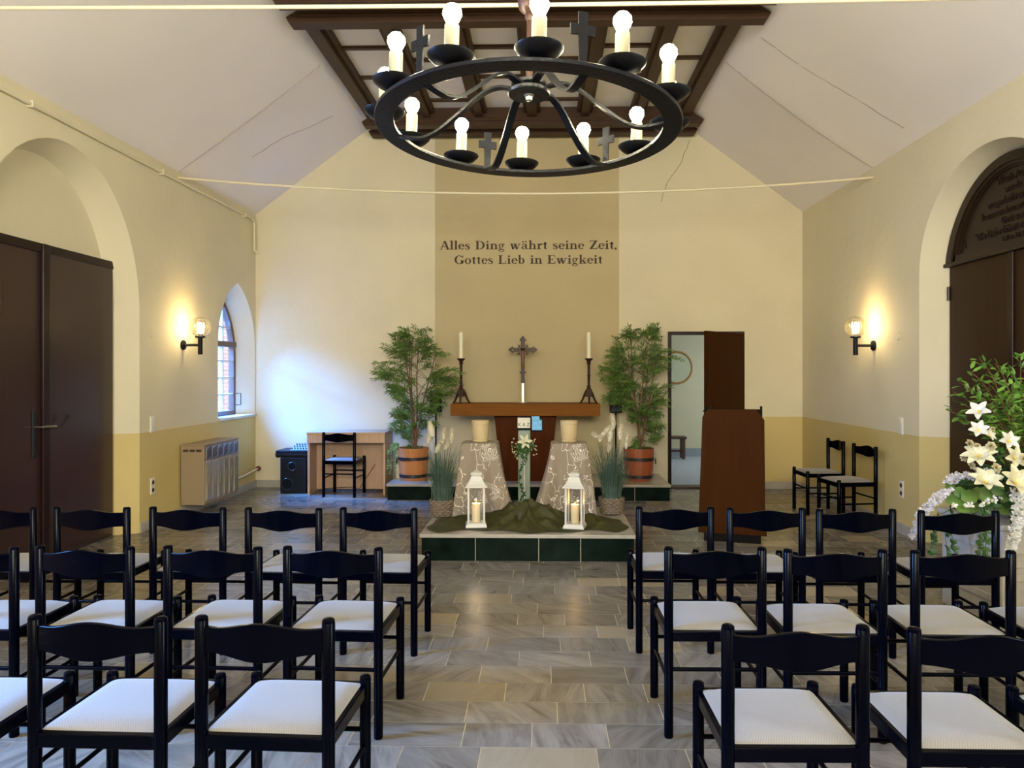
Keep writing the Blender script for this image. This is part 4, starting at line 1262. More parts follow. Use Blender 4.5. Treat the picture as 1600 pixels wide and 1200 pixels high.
def crucifix():
    y = 9.42
    p = on_y(817, 627, y)
    t = thing('crucifix', 'dark ornate standing crucifix in the middle of the altar', 'crucifix', (p.x, y, ZA))
    b = MB(); b.bx(-.016, .018, -.006, .006, 0, .36); b.lathe([(0, 0), (.05, 0), (.05, .008), (0, .01)], n=20); b.build('stand_rod', M['rodmetal'], t, bevel=.002)
    f = lambda u, v, w: (u, w, v)
    b = MB()
    b.bx(-.024, .024, -.014, .004, .25, .80); b.bx(-.13, .13, -.014, .004, .648, .70)
    b.bx(.018, .026, -.006, .008, 0, .3)
    b.build('cross', M['cross'], t, bevel=.002)
    def trefoil(c, dirn):
        q = MB()
        for k in range(4):
            a = PI/2*k
            cc = (c[0]+.026*math.cos(a), c[1]+.026*math.sin(a))
            r = .016 if (abs(math.cos(a)*dirn[0]+math.sin(a)*dirn[1]-1) > .1) else .022
            pts = []
            for i in range(12):
                th = 2*PI*i/12
                rr = r*(1.25 if i % 3 == 0 else .9)
                pts.append((cc[0]+rr*math.cos(th), cc[1]+rr*math.sin(th)))
            q.prism(pts, f, -.013, .003)
        q.tube([(c[0]+.022*math.cos(a), -.005, c[1]+.022*math.sin(a)) for a in [2*PI*i/16 for i in range(16)]], .009, 6, closed=True)
        q.build('finial', M['cross'], t)
    trefoil((0, .80), (0, 1)); trefoil((-.135, .674), (-1, 0)); trefoil((.135, .674), (1, 0)); trefoil((0, .385), (0, 0))
    q = MB()
    for sx in (-1, 1):
        for sz in (-1, 1):
            c = Vector((sx*.048, -.005, .674+sz*.047))
            for a in (PI/4, -PI/4): q.box(c, (.05, .012, .012), M=Matrix.Rotation(a, 3, 'Y'))
    q.build('corner_ornament', M['cross'], t)
    q = MB()
    q.tube([(0, -.028, .665), (0, -.03, .64), (.002, -.032, .60), (.0, -.03, .55), (.006, -.036, .50), (.002, -.028, .455), (0, -.024, .425)], [.010, .015, .017, .013, .015, .011, .007], 10)
    q.lathe([(0, -.016), (.011, -.008), (.013, .004), (.008, .015), (0, .017)], (.003, -.034, .690), 12)
    for s_ in (-1, 1): q.tube([(s_*.010, -.028, .655), (s_*.045, -.026, .668), (s_*.085, -.022, .684)], [.008, .006, .004], 8)
    q.build('figure', M['corpus'], t, smooth=60)
crucifix()

# ------------------------------------------------------------ draped pedestals and urns
def drape(cx, cy, label, seed, ulabel, tails):
    h = .665
    t = thing('draped_pedestal', label, 'pedestal', (cx, cy, HP), 0, 'cloth covered pedestals')
    b = MB(); b.bx(-.15, .15, -.15, .15, 0, h-.008); b.build('plinth', M['blackbox'], t)
    rnd = random.Random(seed)
    n, m_ = 160, 22
    vs = []; fs = []
    ph = [rnd.uniform(0, 6.28) for _ in range(5)]
    s0 = .168
    def base(a):
        # superellipse square outline
        c, s = math.cos(a), math.sin(a)
        k = (abs(c)**8+abs(s)**8)**(-1/8)
        return Vector((c*k*s0, s*k*s0, 0))
    for i in range(m_+1):
        tt = i/m_
        for j in range(n):
            a = 2*PI*j/n
            p = base(a)
            corner = abs(math.sin(2*a))**7
            fold = (math.sin(5*a+ph[0])*.3+math.sin(11*a+ph[1])*.4+math.sin(19*a+ph[2])*.3)*(.5+.8*corner)
            flare = .015*tt+tt**1.1*(.012+.115*corner)
            for (ta, tw, amt) in tails: flare += amt*tt**1.4*math.exp(-(((a-R(ta)+PI) % (2*PI)-PI)/R(tw))**2)
            d = p.normalized()
            p = p+d*(flare+fold*.048*tt)
            z = h-tt*h*(1.0)+.004
            lift = .012*tt*math.sin(5*a+ph[3])
            z = max(.006, z+lift)
            if i == 0: z = h+.002; p = p*.985
            vs.append(p+Vector((0, 0, z)))
        
    for i in range(m_):
        for j in range(n): fs.append((i*n+j, i*n+(j+1) % n, (i+1)*n+(j+1) % n, (i+1)*n+j))
    fs.append(tuple(range(n)))
    b = MB(); b.add(vs, fs)
    b.build('cloth', M['cloth'], t, smooth=50)
    q = MB(); q.lathe([(0, .0), (.062, .0), (.070, .006), (.072, .012), (.066, .018), (.074, .05), (.078, .10), (.079, .165), (.0815, .168), (.0815, .182), (.079, .184), (.080, .198), (.077, .201), (0, .203)], (cx, cy, HP+h+.003), 48)
    tag(q.build('urn', M['urn'], smooth=35), ulabel, 'urn', 'cream urns on the draped pedestals')
pu1 = on_y(750.5, 692, 6.87); pu2 = on_y(889, 692.5, 6.87)
drape(pu1.x, pu1.y+.0, 'pedestal draped in taupe cloth with silver tree ring print, left of the green stele', 4, 'cream lidded urn on the left draped pedestal', [(-30, 15, .15), (225, 13, -.055)])
drape(pu2.x, pu2.y+.0, 'pedestal draped in taupe cloth with silver tree ring print, right of the green stele', 9, 'cream lidded urn on the right draped pedestal', [(210, 15, .15), (-45, 13, -.055)])

# ------------------------------------------------------------ lanterns
LANT = []
def lantern(px, py, rz, label, clabel):
    p = on_z(px, py, HP)
    cx, cy = p.x, p.y+.09
    LANT.append((cx, cy-.03))
    zb = HP+.008
    t = thing('lantern', label, 'lantern', (cx, cy, zb), rz, 'white candle lanterns')
    def frust(mb, rings):
        vs = []; fs = []
        for (s_, z) in rings: vs += [(-s_, -s_, z), (s_, -s_, z), (s_, s_, z), (-s_, s_, z)]
        for i in range(len(rings)-1):
            for k in range(4): fs.append((i*4+k, i*4+(k+1) % 4, (i+1)*4+(k+1) % 4, (i+1)*4+k))
        fs += [(3, 2, 1, 0), tuple(4*(len(rings)-1)+k for k in range(4))]
        mb.add(vs, fs)
    b = MB(); frust(b, [(.088, 0), (.090, .008), (.082, .028), (.072, .038)]); b.build('base', M['whitepaint'], t, bevel=.002)
    for sx in (-1, 1):
        for sy in (-1, 1):
            b = MB(); b.bx(sx*.066-.008, sx*.066+.008, sy*.066-.008, sy*.066+.008, .036, .34); b.build('post', M['whitepaint'], t, bevel=.002)
    b = MB(); frust(b, [(.078, .335), (.094, .338), (.094, .346), (.076, .364), (.060, .388), (.050, .412), (.045, .428)]); b.build('roof', M['whitepaint'], t, bevel=.002)
    b = MB(); frust(b, [(.040, .428), (.040, .438), (.047, .442), (.047, .454), (.030, .462)]); b.build('cap', M['whitepaint'], t, bevel=.002)
    b = MB(); b.tube([(.014*math.cos(a), 0, .468+.010*math.sin(a)) for a in [2*PI*i/16 for i in range(16)]], .003, 6, closed=True); b.build('ring_handle', M['whitepaint'], t)
    for (c, d) in (((0, -.066, .188), (.116, .002, .296)), ((0, .066, .188), (.116, .002, .296)), ((-.066, 0, .188), (.002, .116, .296)), ((.066, 0, .188), (.002, .116, .296))):
        b = MB(); b.box(c, d); b.build('glass_pane', M['glass'], t)
    c = thing('led_candle', clabel, 'candle', (cx, cy, zb+.039), 0, 'lit pillar candles inside the lanterns')
    b = MB(); b.lathe([(0, 0), (.035, 0), (.036, .004), (.036, .150), (.034, .156), (.031, .154), (.028, .140), (.012, .134), (0, .133)], n=32); b.build('wax_body', M['candle'], c, smooth=40)
    b = MB(); b.lathe([(0, .134), (.004, .137), (.006, .146), (.004, .158), (0, .168)], n=10); b.build('flame', M['flame'], c, smooth=60)
    l = bpy.data.lights.new('candle_light', 'POINT'); l.energy = .35; l.color = (1, .55, .16); l.shadow_soft_size = .008
    o = bpy.data.objects.new('candle_light', l); COL.objects.link(o); o.parent = c; o.location = (0, -.012, .162)
M['candle'] = pmat('glowing_ivory_wax', (.85, .70, .45), .5, sss=.6)
M['flame'] = pmat('led_flame', (1, .6, .1), .5, emit=(1, .52, .08), estr=12)
lantern(742.5, 827, R(6), 'white metal lantern with lit candle before the left draped pedestal', 'lit pillar candle inside the left white lantern')
lantern(899, 829, R(-12), 'white metal lantern with lit candle before the right draped pedestal', 'lit pillar candle inside the right white lantern')

# ------------------------------------------------------------ green tulle on the front platform
def tulle():
    nx, ny = 150, 60
    cx, cy = -.14, 6.5
    vs = []; fs = []
    for i in range(nx+1):
        for j in range(ny+1):
            u = -1+2*i/nx; v = -1+2*j/ny
            rag = 1+.02*math.sin(5*v+3*u)
            x = cx+u*.84*(1-.10*abs(v)**3)*rag
            front = -.42-.05*math.sin(5*u+1)-.03*math.cos(13*u)
            back = .12+.22*math.exp(-(u/.5)**2)
            y = cy+(front*(1-v)/2+back*(1+v)/2)
            w_ = (1-abs(u)**6)*(1-abs(v)**6)
            heap = math.exp(-((u-.0)/.30)**2)*math.exp(-((v-.05)/.6)**2)
            heap2 = math.exp(-((u-.72)/.2)**2)*math.exp(-((v+.1)/.6)**2)
            q = Vector((x*2.2, y*2.6, 1.3))
            nn = noise.noise(q*1.6)*.5+.5*noise.noise(q*3.4)
            swirl = math.sin(16*(u-.15*v)+4*noise.noise(q*1.2))
            rid = 1-abs(noise.noise(Vector((x*3.2+2*noise.noise(q), y*5+x*2, 4)))*2.4)
            rid2 = 1-abs(noise.noise(Vector((x*7, y*10+x*4, 9)))*2.2)
            z = HP+.007+w_*(.012+.030*max(0, rid)+.018*max(0, rid2)+heap*(.06+.075*max(0, rid)+.04*max(0, rid2)+.02*swirl)+heap2*(.03+.02*swirl))
            for (lx, ly) in LANT:
                dd = math.hypot(x-lx, y-ly)
                z = min(z, HP+.006+max(0, dd-.14)*.9)
            vs.append((x, y, max(z, HP+.004)))
    for i in range(nx):
        for j in range(ny):
            a = i*(ny+1)+j
            fs.append((a, a+ny+1, a+ny+2, a+1))
    b = MB(); b.add(vs, fs)
    o = b.build('green_tulle', M['tulle'], smooth=70)
    tag(o, 'dark olive green tulle cloth bunched over the front platform between the lanterns', 'cloth')
tulle()

# ------------------------------------------------------------ stele with lily and ivy
ps = on_z(819, 796, HP+.0)
t = thing('memorial_stele', 'narrow grey-green upright stele with pale rod and lily spray between the pedestals', 'stele', (ps.x, ps.y+.02, HP))
b = MB(); b.bx(-.057, .057, -.02, .02, 0, .765); b.build('panel', M['stele'], t, bevel=.002)
b = MB(); b.tube([(.002, -.03, .06), (.002, -.03, .53)], .008, 10)
for z in (.15, .47, .30): b.lathe([(.012, -.006), (.012, .006)], (.002, -.03, z), 10)
b.build('rod', M['whitepaint'], t, smooth=40)
b = MB()
rnd = random.Random(5)
curve = [Vector((.0, -.035, .08)), Vector((-.01, -.04, .16)), Vector((-.045, -.04, .26)), Vector((-.045, -.04, .38)), Vector((0, -.04, .47)), Vector((.02, -.04, .55))]
b.tube(curve, .003, 5)
for k in range(46):
    s_ = rnd.random()*4.99; i = int(s_); p = curve[i].lerp(curve[i+1], s_-i)
    d = Vector((rnd.uniform(-1, 1), -.5, rnd.uniform(-.6, .8)))
    b.leaf(p, d, Vector((0, -1, .3)), rnd.uniform(.02, .035), .014)
for k in range(60):
    p = Vector((rnd.gauss(0, .055), -.05+rnd.uniform(-.03, .02), .60+rnd.gauss(0, .045)))
    b.leaf(p, Vector((rnd.uniform(-1, 1), -.4, rnd.uniform(-.8, .6))), Vector((0, -1, .3)), rnd.uniform(.03, .06), .02)
for k in range(18):
    p = Vector((.03+rnd.gauss(0, .04), -.05, .06+rnd.gauss(0, .03)))
    b.leaf(p, Vector((rnd.uniform(-1, 1), -.4, rnd.uniform(-.2, 1))), Vector((0, -1, .3)), .05, .018)
b.build('ivy_spray', M['leafdark'], t)
b = MB()
for k in range(26):
    p = Vector((rnd.choice((-1, 1))*rnd.uniform(.05, .13), -.05, .58+rnd.gauss(0, .045)))
    b.leaf(p, Vector((rnd.uniform(-1, 1), -.3, rnd.uniform(-1, 1))), Vector((0, -1, 0)), .022, .014)
b.build('small_blossoms', M['rose'], t)
def petals(b, c, axis, n, L, W, spread, rnd, tilt=0, z0=0):
    axis = Vector(axis).normalized()
    u = axis.orthogonal().normalized(); v = axis.cross(u)
    for k in range(n):
        a = 2*PI*k/n+tilt+rnd.uniform(-.12, .12)
        rad = u*math.cos(a)+v*math.sin(a)
        d = rad*math.sin(spread)+axis*math.cos(spread)
        nn = (axis*math.sin(spread)-rad*math.cos(spread))
        lp = Vector(c)+axis*z0
        # wide curved petal, 3 x 6 grid
        side = d.cross(nn).normalized()
        vs = []; fs = []
        m1, m2 = 6, 4
        for i in range(m1+1):
            s_ = i/m1
            wd = W*math.sin(PI*min(.98, (s_*.9+.06)))**.8
            ctr = lp+d*L*s_+nn*L*(-.18*s_**2)+nn*L*.10*math.sin(PI*s_)
            for j in range(m2+1):
                q = -1+2*j/m2
                vs.append(ctr+side*wd*.5*q+nn*wd*.16*(q*q))
        for i in range(m1):
            for j in range(m2): fs.append((i*(m2+1)+j, i*(m2+1)+j+1, (i+1)*(m2+1)+j+1, (i+1)*(m2+1)+j))
        b.add(vs, fs)
b = MB(); petals(b, (.005, -.07, .655), (.25, -1, .25), 6, .075, .034, 1.2, rnd, .4); b.build('lily', M['petal'], t, smooth=60)

tr = thing('tissue_box', 'pale printed box with dark letters on top of the stele', 'box', (ps.x-.002, ps.y+.02, HP+.765))
b = MB(); b.bx(-.06, .06, -.05, .05, .018, .118); b.build('carton', M['boxwhite'], tr, bevel=.002)
b = MB(); b.bx(-.062, .062, -.052, .052, .0, .018); b.bx(-.062, .062, -.052, .052, .117, .125); b.build('dark_edge', M['ink'], tr)
vs, fs = font_mesh('K A Z', .044, .001, lambda a, b_, c: (a, -.0515+c, .035+b_*1.1)); b = MB(); b.add(vs, fs); b.build('lettering', M['ink'], tr)
b2 = on_y(838, 671, ps.y+.04)
tr = thing('tissue_box', 'bright blue tissue box with raised flap right beside the printed box', 'box', (b2.x+.004, ps.y+.02, b2.z-.003))
b = MB(); b.bx(-.045, .05, -.04, .05, 0, .095); b.build('carton', M['blue'], tr, bevel=.002)
b = MB(); b.add([(-.045, .0, .095), (.03, .0, .095), (.025, .012, .13), (-.05, .012, .13), (-.045, .006, .095), (.03, .006, .095), (.025, .018, .13), (-.05, .018, .13)], [(0, 1, 2, 3), (7, 6, 5, 4), (0, 4, 5, 1), (1, 5, 6, 2), (2, 6, 7, 3), (3, 7, 4, 0)]); b.build('flap', M['blue'], tr)
b = MB(); b.bx(-.05, .054, -.042, .055, -.012, .0); b.build('tray', M['ink'], tr)

# ------------------------------------------------------------ grass plants in wicker baskets
def wicker(r0, r1, h):
    b = MB(); vs = []; fs = []
    n, m_ = 72, 30
    for i in range(m_+1):
        s_ = i/m_
        for j in range(n):
            a = 2*PI*j/n
            row = int(s_*8)
            rr = r0+(r1-r0)*math.sin(s_*PI*.55)+.007*abs(math.sin(s_*8*PI))+.008*math.sin(12*a+(row % 2)*PI)
            vs.append((rr*math.cos(a), rr*math.sin(a), h*s_))
    for i in range(m_):
        for j in range(n): fs.append((i*n+j, i*n+(j+1) % n, (i+1)*n+(j+1) % n, (i+1)*n+j))
    fs.append(tuple(range(n)))
    b.add(vs, fs)
    return b
M['wicker'] = pmat('grey_brown_wicker', (.22, .165, .115), .75, var=.6, vscale=60, stretch=(1, 1, 4), bump=.8, bscale=90)
def plume(b, p, d, L, r, rnd, n=420):
    d = Vector(d).normalized()
    u = d.orthogonal().normalized(); v = d.cross(u)
    b.tube([Vector(p)+d*L*s_ for s_ in (0, .3, .7, 1)], [r*.5, r*.95, r*.85, r*.3], 10)
    for k in range(n):
        s_ = rnd.random()
        a = rnd.uniform(0, 6.283)
        rad = u*math.cos(a)+v*math.sin(a)
        q = Vector(p)+d*L*s_+rad*r*.7*math.sin(PI*min(1, s_*.8+.15))
        b.leaf(q, d*1.0+rad*.6, rad, rnd.uniform(.018, .032), .005, bend=-.1)
def grass_plant(px, py, seed, label, plumes, spread, hmax):
    rnd = random.Random(seed)
    p = on_z(px, py, HP)
    t = thing('grass_plant', label, 'plant', (p.x, p.y+.11, HP+.012), 0, 'ornamental grasses in wicker baskets')
    wicker(.092, .112, .15).build('basket', M['wicker'], t, smooth=80)
    b = MB(); b.lathe([(0, .13), (.108, .13)], n=24); b.build('soil', M['soil'], t)
    b = MB()
    for k in range(360):
        a = rnd.uniform(0, 6.283); r = .085*math.sqrt(rnd.random())
        p0 = Vector((r*math.cos(a), r*math.sin(a), .13))
        out = Vector((math.cos(a), math.sin(a), 0))*rnd.uniform(0, spread)*(1.0 if rnd.random() < .85 else 1.9)
        out += Vector((rnd.gauss(0, .03), rnd.gauss(0, .03), 0))
        H_ = hmax*rnd.uniform(.5, 1)
        w_ = rnd.uniform(.0022, .0036)
        sd = Vector((math.cos(a+1.57), math.sin(a+1.57), 0)) if rnd.random() < .5 else Vector((1, 0, 0))
        vs = []; fs = []
        for i in range(6):
            s_ = i/5
            c = p0+out*s_**1.7+Vector((0, 0, H_*(s_-.12*s_**3)))
            ww = w_*(1-s_*.85)
            vs += [c-sd*ww, c+sd*ww]
            if i: fs.append((2*i-2, 2*i-1, 2*i+1, 2*i))
        b.add(vs, fs)
    b.build('grass_blades', M['grass'], t)
    for (dx, dz, tx, L, r) in plumes:
        q = MB(); base = Vector((dx*.3, rnd.uniform(-.04, .04), .15)); top = Vector((dx, rnd.uniform(-.05, .02), dz))
        q.tube([base, base.lerp(top, .5)+Vector((0, 0, .04)), top], .002, 5)
        st = q.build('plume_stalk', M['grass'], t)
        q = MB(); plume(q, top, (tx, rnd.uniform(-.2, .1), 1), L, r, rnd); q.build('plume', M['plume'], st)
grass_plant(689, 811, 11, 'blue-green ornamental grass with cream plumes in the left wicker basket',
            [(-.085, .72, -.25, .13, .030), (-.135, .66, .3, .12, .026), (.0, .66, .15, .12, .022), (.075, .66, .1, .12, .022), (-.06, .57, .5, .10, .024), (.02, .60, .4, .09, .02)], .12, .57)
grass_plant(957, 807, 12, 'blue-green ornamental grass with cream plumes in the right wicker basket',
            [(-.10, .70, .9, .13, .022), (-.13, .70, -1.2, .05, .022), (-.11, .66, .1, .05, .018), (.02, .78, -.1, .13, .022), (.08, .68, .05, .13, .026), (-.02, .66, .15, .13, .026), (.13, .60, .1, .13, .02), (-.03, .56, .2, .10, .022)], .20, .60)

# ------------------------------------------------------------ bamboo plants in wooden tubs
def bamboo(px, y, seed, prof, label, tubm, ring):
    rnd = random.Random(seed)
    c = on_y(px, 700, y)
    t = thing('potted_bamboo', label, 'plant', (c.x, y, HR), 0, 'bamboo plants in wooden tubs')
    b = MB(); vs = []; fs = []
    n = 44
    profl = [(.155, 0), (.165, .02), (.18, .16), (.187, .30), (.190, .40), (.176, .40), (.174, .35)]
    for (r, z) in profl:
        for j in range(n):
            a = 2*PI*j/n
            rr = r-(.004 if j % 4 == 0 else 0)
            vs.append((rr*math.cos(a), rr*math.sin(a), z))
    for i in range(len(profl)-1):
        for j in range(n): fs.append((i*n+j, i*n+(j+1) % n, (i+1)*n+(j+1) % n, (i+1)*n+j))
    fs.append(tuple(range(n)))
    b.add(vs, fs); tb = b.build('tub', tubm, t, smooth=30)
    for z, r in ((.27, .186), (.055, .170)):
        b = MB(); b.lathe([(r+.001, z-.02), (r+.006, z-.02), (r+.007, z+.02), (r+.002, z+.02)], n=40); b.build('band', M['band'], tb, smooth=30)
    q = MB(); sx = .197*ring
    q.tube([(sx+ring*.012, .03*math.cos(a), .235+.032*math.sin(a)) for a in [2*PI*i/18 for i in range(18)]], .005, 6, closed=True); q.build('ring_handle', M['band'], tb, smooth=60)
    b = MB(); b.lathe([(0, .365), (.178, .36)], n=24); b.build('soil', M['soil'], t)
    # canes
    b = MB(); canes = []
    for k in range(5):
        a = rnd.uniform(0, 6.283); r0 = rnd.uniform(0, .04)
        top = Vector((rnd.gauss(0, .08), rnd.gauss(0, .06), prof[-1][0]-HR-rnd.uniform(.1, .35)))
        p0 = Vector((r0*math.cos(a), r0*math.sin(a), .35))
        pts = [p0.lerp(top, s_)+Vector((.012*math.sin(7*s_+a), .012*math.cos(6*s_+a), 0)) for s_ in [i/10 for i in range(11)]]
        b.tube(pts, [.013-.008*i/10 for i in range(11)], 7); canes.append(pts)
    b.build('cane', M['stem'], t, smooth=50)
    b = MB(); tw = MB()
    def ext(z, side):
        z += HR
        for (a, bb) in zip(prof[:-1], prof[1:]):
            if a[0] <= z <= bb[0]:
                s_ = (z-a[0])/(bb[0]-a[0]); return (a[1]+(bb[1]-a[1])*s_) if side < 0 else (a[2]+(bb[2]-a[2])*s_)
        return .05
    z0, z1 = prof[0][0]-HR, prof[-1][0]-HR
    def spray(q0, d, L):
        d = d.normalized()
        steps = max(4, int(L/.020))
        droop = rnd.uniform(.0, .35)
        pp = []
        for i in range(steps+1):
            s_ = i/steps
            pp.append(q0+d*L*s_+Vector((0, 0, -droop*L*s_*s_)))
        tw.tube(pp[::2] if len(pp) > 4 else pp, .0013, 3, caps=False)
        for i in range(steps+1):
            tang = (pp[min(i+1, steps)]-pp[max(i-1, 0)]).normalized()
            sd = tang.cross(Vector((rnd.uniform(-.3, .3), rnd.uniform(-1.2, -.1), 1))).normalized()
            for sg in (-1, 1):
                b.leaf(pp[i], tang*rnd.uniform(.6, 1)+sd*sg*rnd.uniform(.55, .9)+Vector((0, 0, rnd.uniform(-.25, .15))), Vector((rnd.uniform(-.5, .5), rnd.uniform(-1, 0), .8)), rnd.uniform(.052, .088), rnd.uniform(.011, .0155))
        b.leaf(pp[-1], tang, Vector((0, -.6, 1)), .07, .014)
    for k in range(105):
        ze = z0+(z1-z0)*rnd.random()**.85
        side = rnd.choice((-1, 1))
        m_ = ext(ze, side)
        e = m_*rnd.uniform(.15, 1.0)
        yy = rnd.uniform(-1, 1)*min(.24, m_*.8)
        end = Vector((side*e, yy, ze))
        cn = rnd.choice(canes)
        zs = ze-rnd.uniform(.10, .38)*(.4+m_)
        st = min(cn, key=lambda q: abs(q.z-zs))
        mid = st.lerp(end, .45)+Vector((0, 0, .05+.1*m_))
        Bz = lambda s_: st*(1-s_)**2+mid*2*s_*(1-s_)+end*s_*s_
        tw.tube([Bz(i/7*.8) for i in range(8)], [.003-.0015*i/7 for i in range(8)], 4, caps=False)
        tg = end-Bz(.75)
        spray(Bz(.66), end-Bz(.66), (end-Bz(.66)).length+.02)
        for s_ in (.45, .6, .75):
            o_ = Vector((rnd.uniform(-1, 1), rnd.uniform(-1, 1), rnd.uniform(-.3, .8)))*.8
            L_ = rnd.uniform(.08, .14)
            q_ = Bz(s_)
            dd = tg.normalized()+o_
            xx = q_.x+dd.normalized().x*L_
            if -ext(min(z1-.001, max(z0, q_.z)), -1)-.03 < xx < ext(min(z1-.001, max(z0, q_.z)), 1)+.03: spray(q_, dd, L_)
    for k in range(70):
        a = rnd.uniform(0, 6.283); r0 = rnd.uniform(.02, .13)
        b.leaf((r0*math.cos(a), r0*math.sin(a), .37), (math.cos(a), math.sin(a), rnd.uniform(.3, 1.5)), Vector((0, 0, 1)), rnd.uniform(.06, .10), .018)
    b.build('foliage', M['bamboo'], t)
    tw.build('twigs', M['twig'], t)
    return t
k_ = 1/123.
bamboo(646, 9.24, 21, [(.72, .06, .06), (.80, .28, .12), (.90, .26, .30), (1.05, .24, .42), (1.2, .32, .50), (1.35, .38, .62), (1.48, .50, .74), (1.55, .46, .66), (1.68, .50, .55), (1.75, .42, .48), (1.85, .38, .42), (1.98, .28, .34), (2.08, .12, .26), (2.11, .02, .16)],
       'tall leafy bamboo plant in an orange wooden tub left of the altar', M['tub'], -1)
bamboo(998, 9.24, 22, [(.66, .04, .16), (.78, .06, .34), (.86, .10, .30), (1.0, .30, .22), (1.12, .40, .34), (1.25, .42, .42), (1.4, .40, .50), (1.52, .44, .66), (1.62, .46, .50), (1.72, .42, .60), (1.8, .40, .42), (1.9, .36, .42), (2.0, .28, .36), (2.08, .12, .22), (2.12, .02, .12)],
       'tall leafy bamboo plant in a red-brown wooden tub right of the altar', M['tub_dark'], 1)
# trailing ivy behind the left tub
pi_ = on_y(617, 712, 9.3)
t = thing('trailing_ivy', 'pale green trailing ivy in a small pot left of the orange tub', 'plant', (pi_.x-.01, 9.36, HR))
b = MB(); b.lathe([(.05, 0), (.065, .36), (.058, .36), (.05, .33), (0, .33)], (.06, 0, 0), 20); b.build('pot', M['plume'], t, smooth=40)
b = MB(); rnd = random.Random(8)
for k in range(9):
    x0 = .04
    e = Vector((rnd.uniform(-.10, .06), rnd.uniform(-.10, .02), rnd.uniform(.02, .28)))
    pts = [Vector((x0, 0, .36)), Vector((x0+(e.x-x0)*.5, e.y*.5, .44)), Vector((e.x, e.y, .34)), e]
    b.tube(pts, .002, 4)
    for m_ in range(22):
        s_ = rnd.random()*2.99; i = int(s_); q = pts[i].lerp(pts[i+1], s_-i)
        b.leaf(q, Vector((rnd.uniform(-1, 1), -.6, rnd.uniform(-1, .4))), Vector((0, -1, .3)), .03, .026)
b.build('foliage', M['ivy'], t)

# ------------------------------------------------------------ lectern
def lectern():
    pf, pl_ = on_z(1189, 850.5, 0), on_z(1100, 844.6, 0)
    ang = math.atan2(pf.y-pl_.y, pf.x-pl_.x)
    c = (pf+pl_)/2
    t = thing('lectern', 'tall brown wooden lectern with clipped top corners on a dark plinth', 'lectern', (c.x, c.y, 0), ang)
    W = (pf-pl_).length
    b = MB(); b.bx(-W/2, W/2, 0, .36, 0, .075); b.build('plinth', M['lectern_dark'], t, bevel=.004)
    f = lambda u, v, w: (u, w-.12*(v-.07)/1.15*0, v)
    H_ = 1.20
    b = MB(); b.prism([(-.30, .075), (.30, .075), (.285, .25), (.278, 1.11), (.208, H_), (-.215, H_), (-.262, 1.13)], f, -.015, .012); b.build('front_panel', M['lectern'], t, bevel=.003)
    for s_ in (-1, 1):
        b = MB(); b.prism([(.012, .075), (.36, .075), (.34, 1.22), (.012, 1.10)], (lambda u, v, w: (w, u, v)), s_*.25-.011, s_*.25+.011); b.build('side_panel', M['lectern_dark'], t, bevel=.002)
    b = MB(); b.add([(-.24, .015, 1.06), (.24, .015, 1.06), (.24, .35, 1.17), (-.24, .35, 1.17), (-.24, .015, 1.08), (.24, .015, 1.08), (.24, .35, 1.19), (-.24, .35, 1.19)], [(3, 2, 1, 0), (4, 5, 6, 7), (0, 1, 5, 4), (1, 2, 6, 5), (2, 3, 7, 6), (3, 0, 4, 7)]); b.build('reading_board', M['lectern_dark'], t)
lectern()

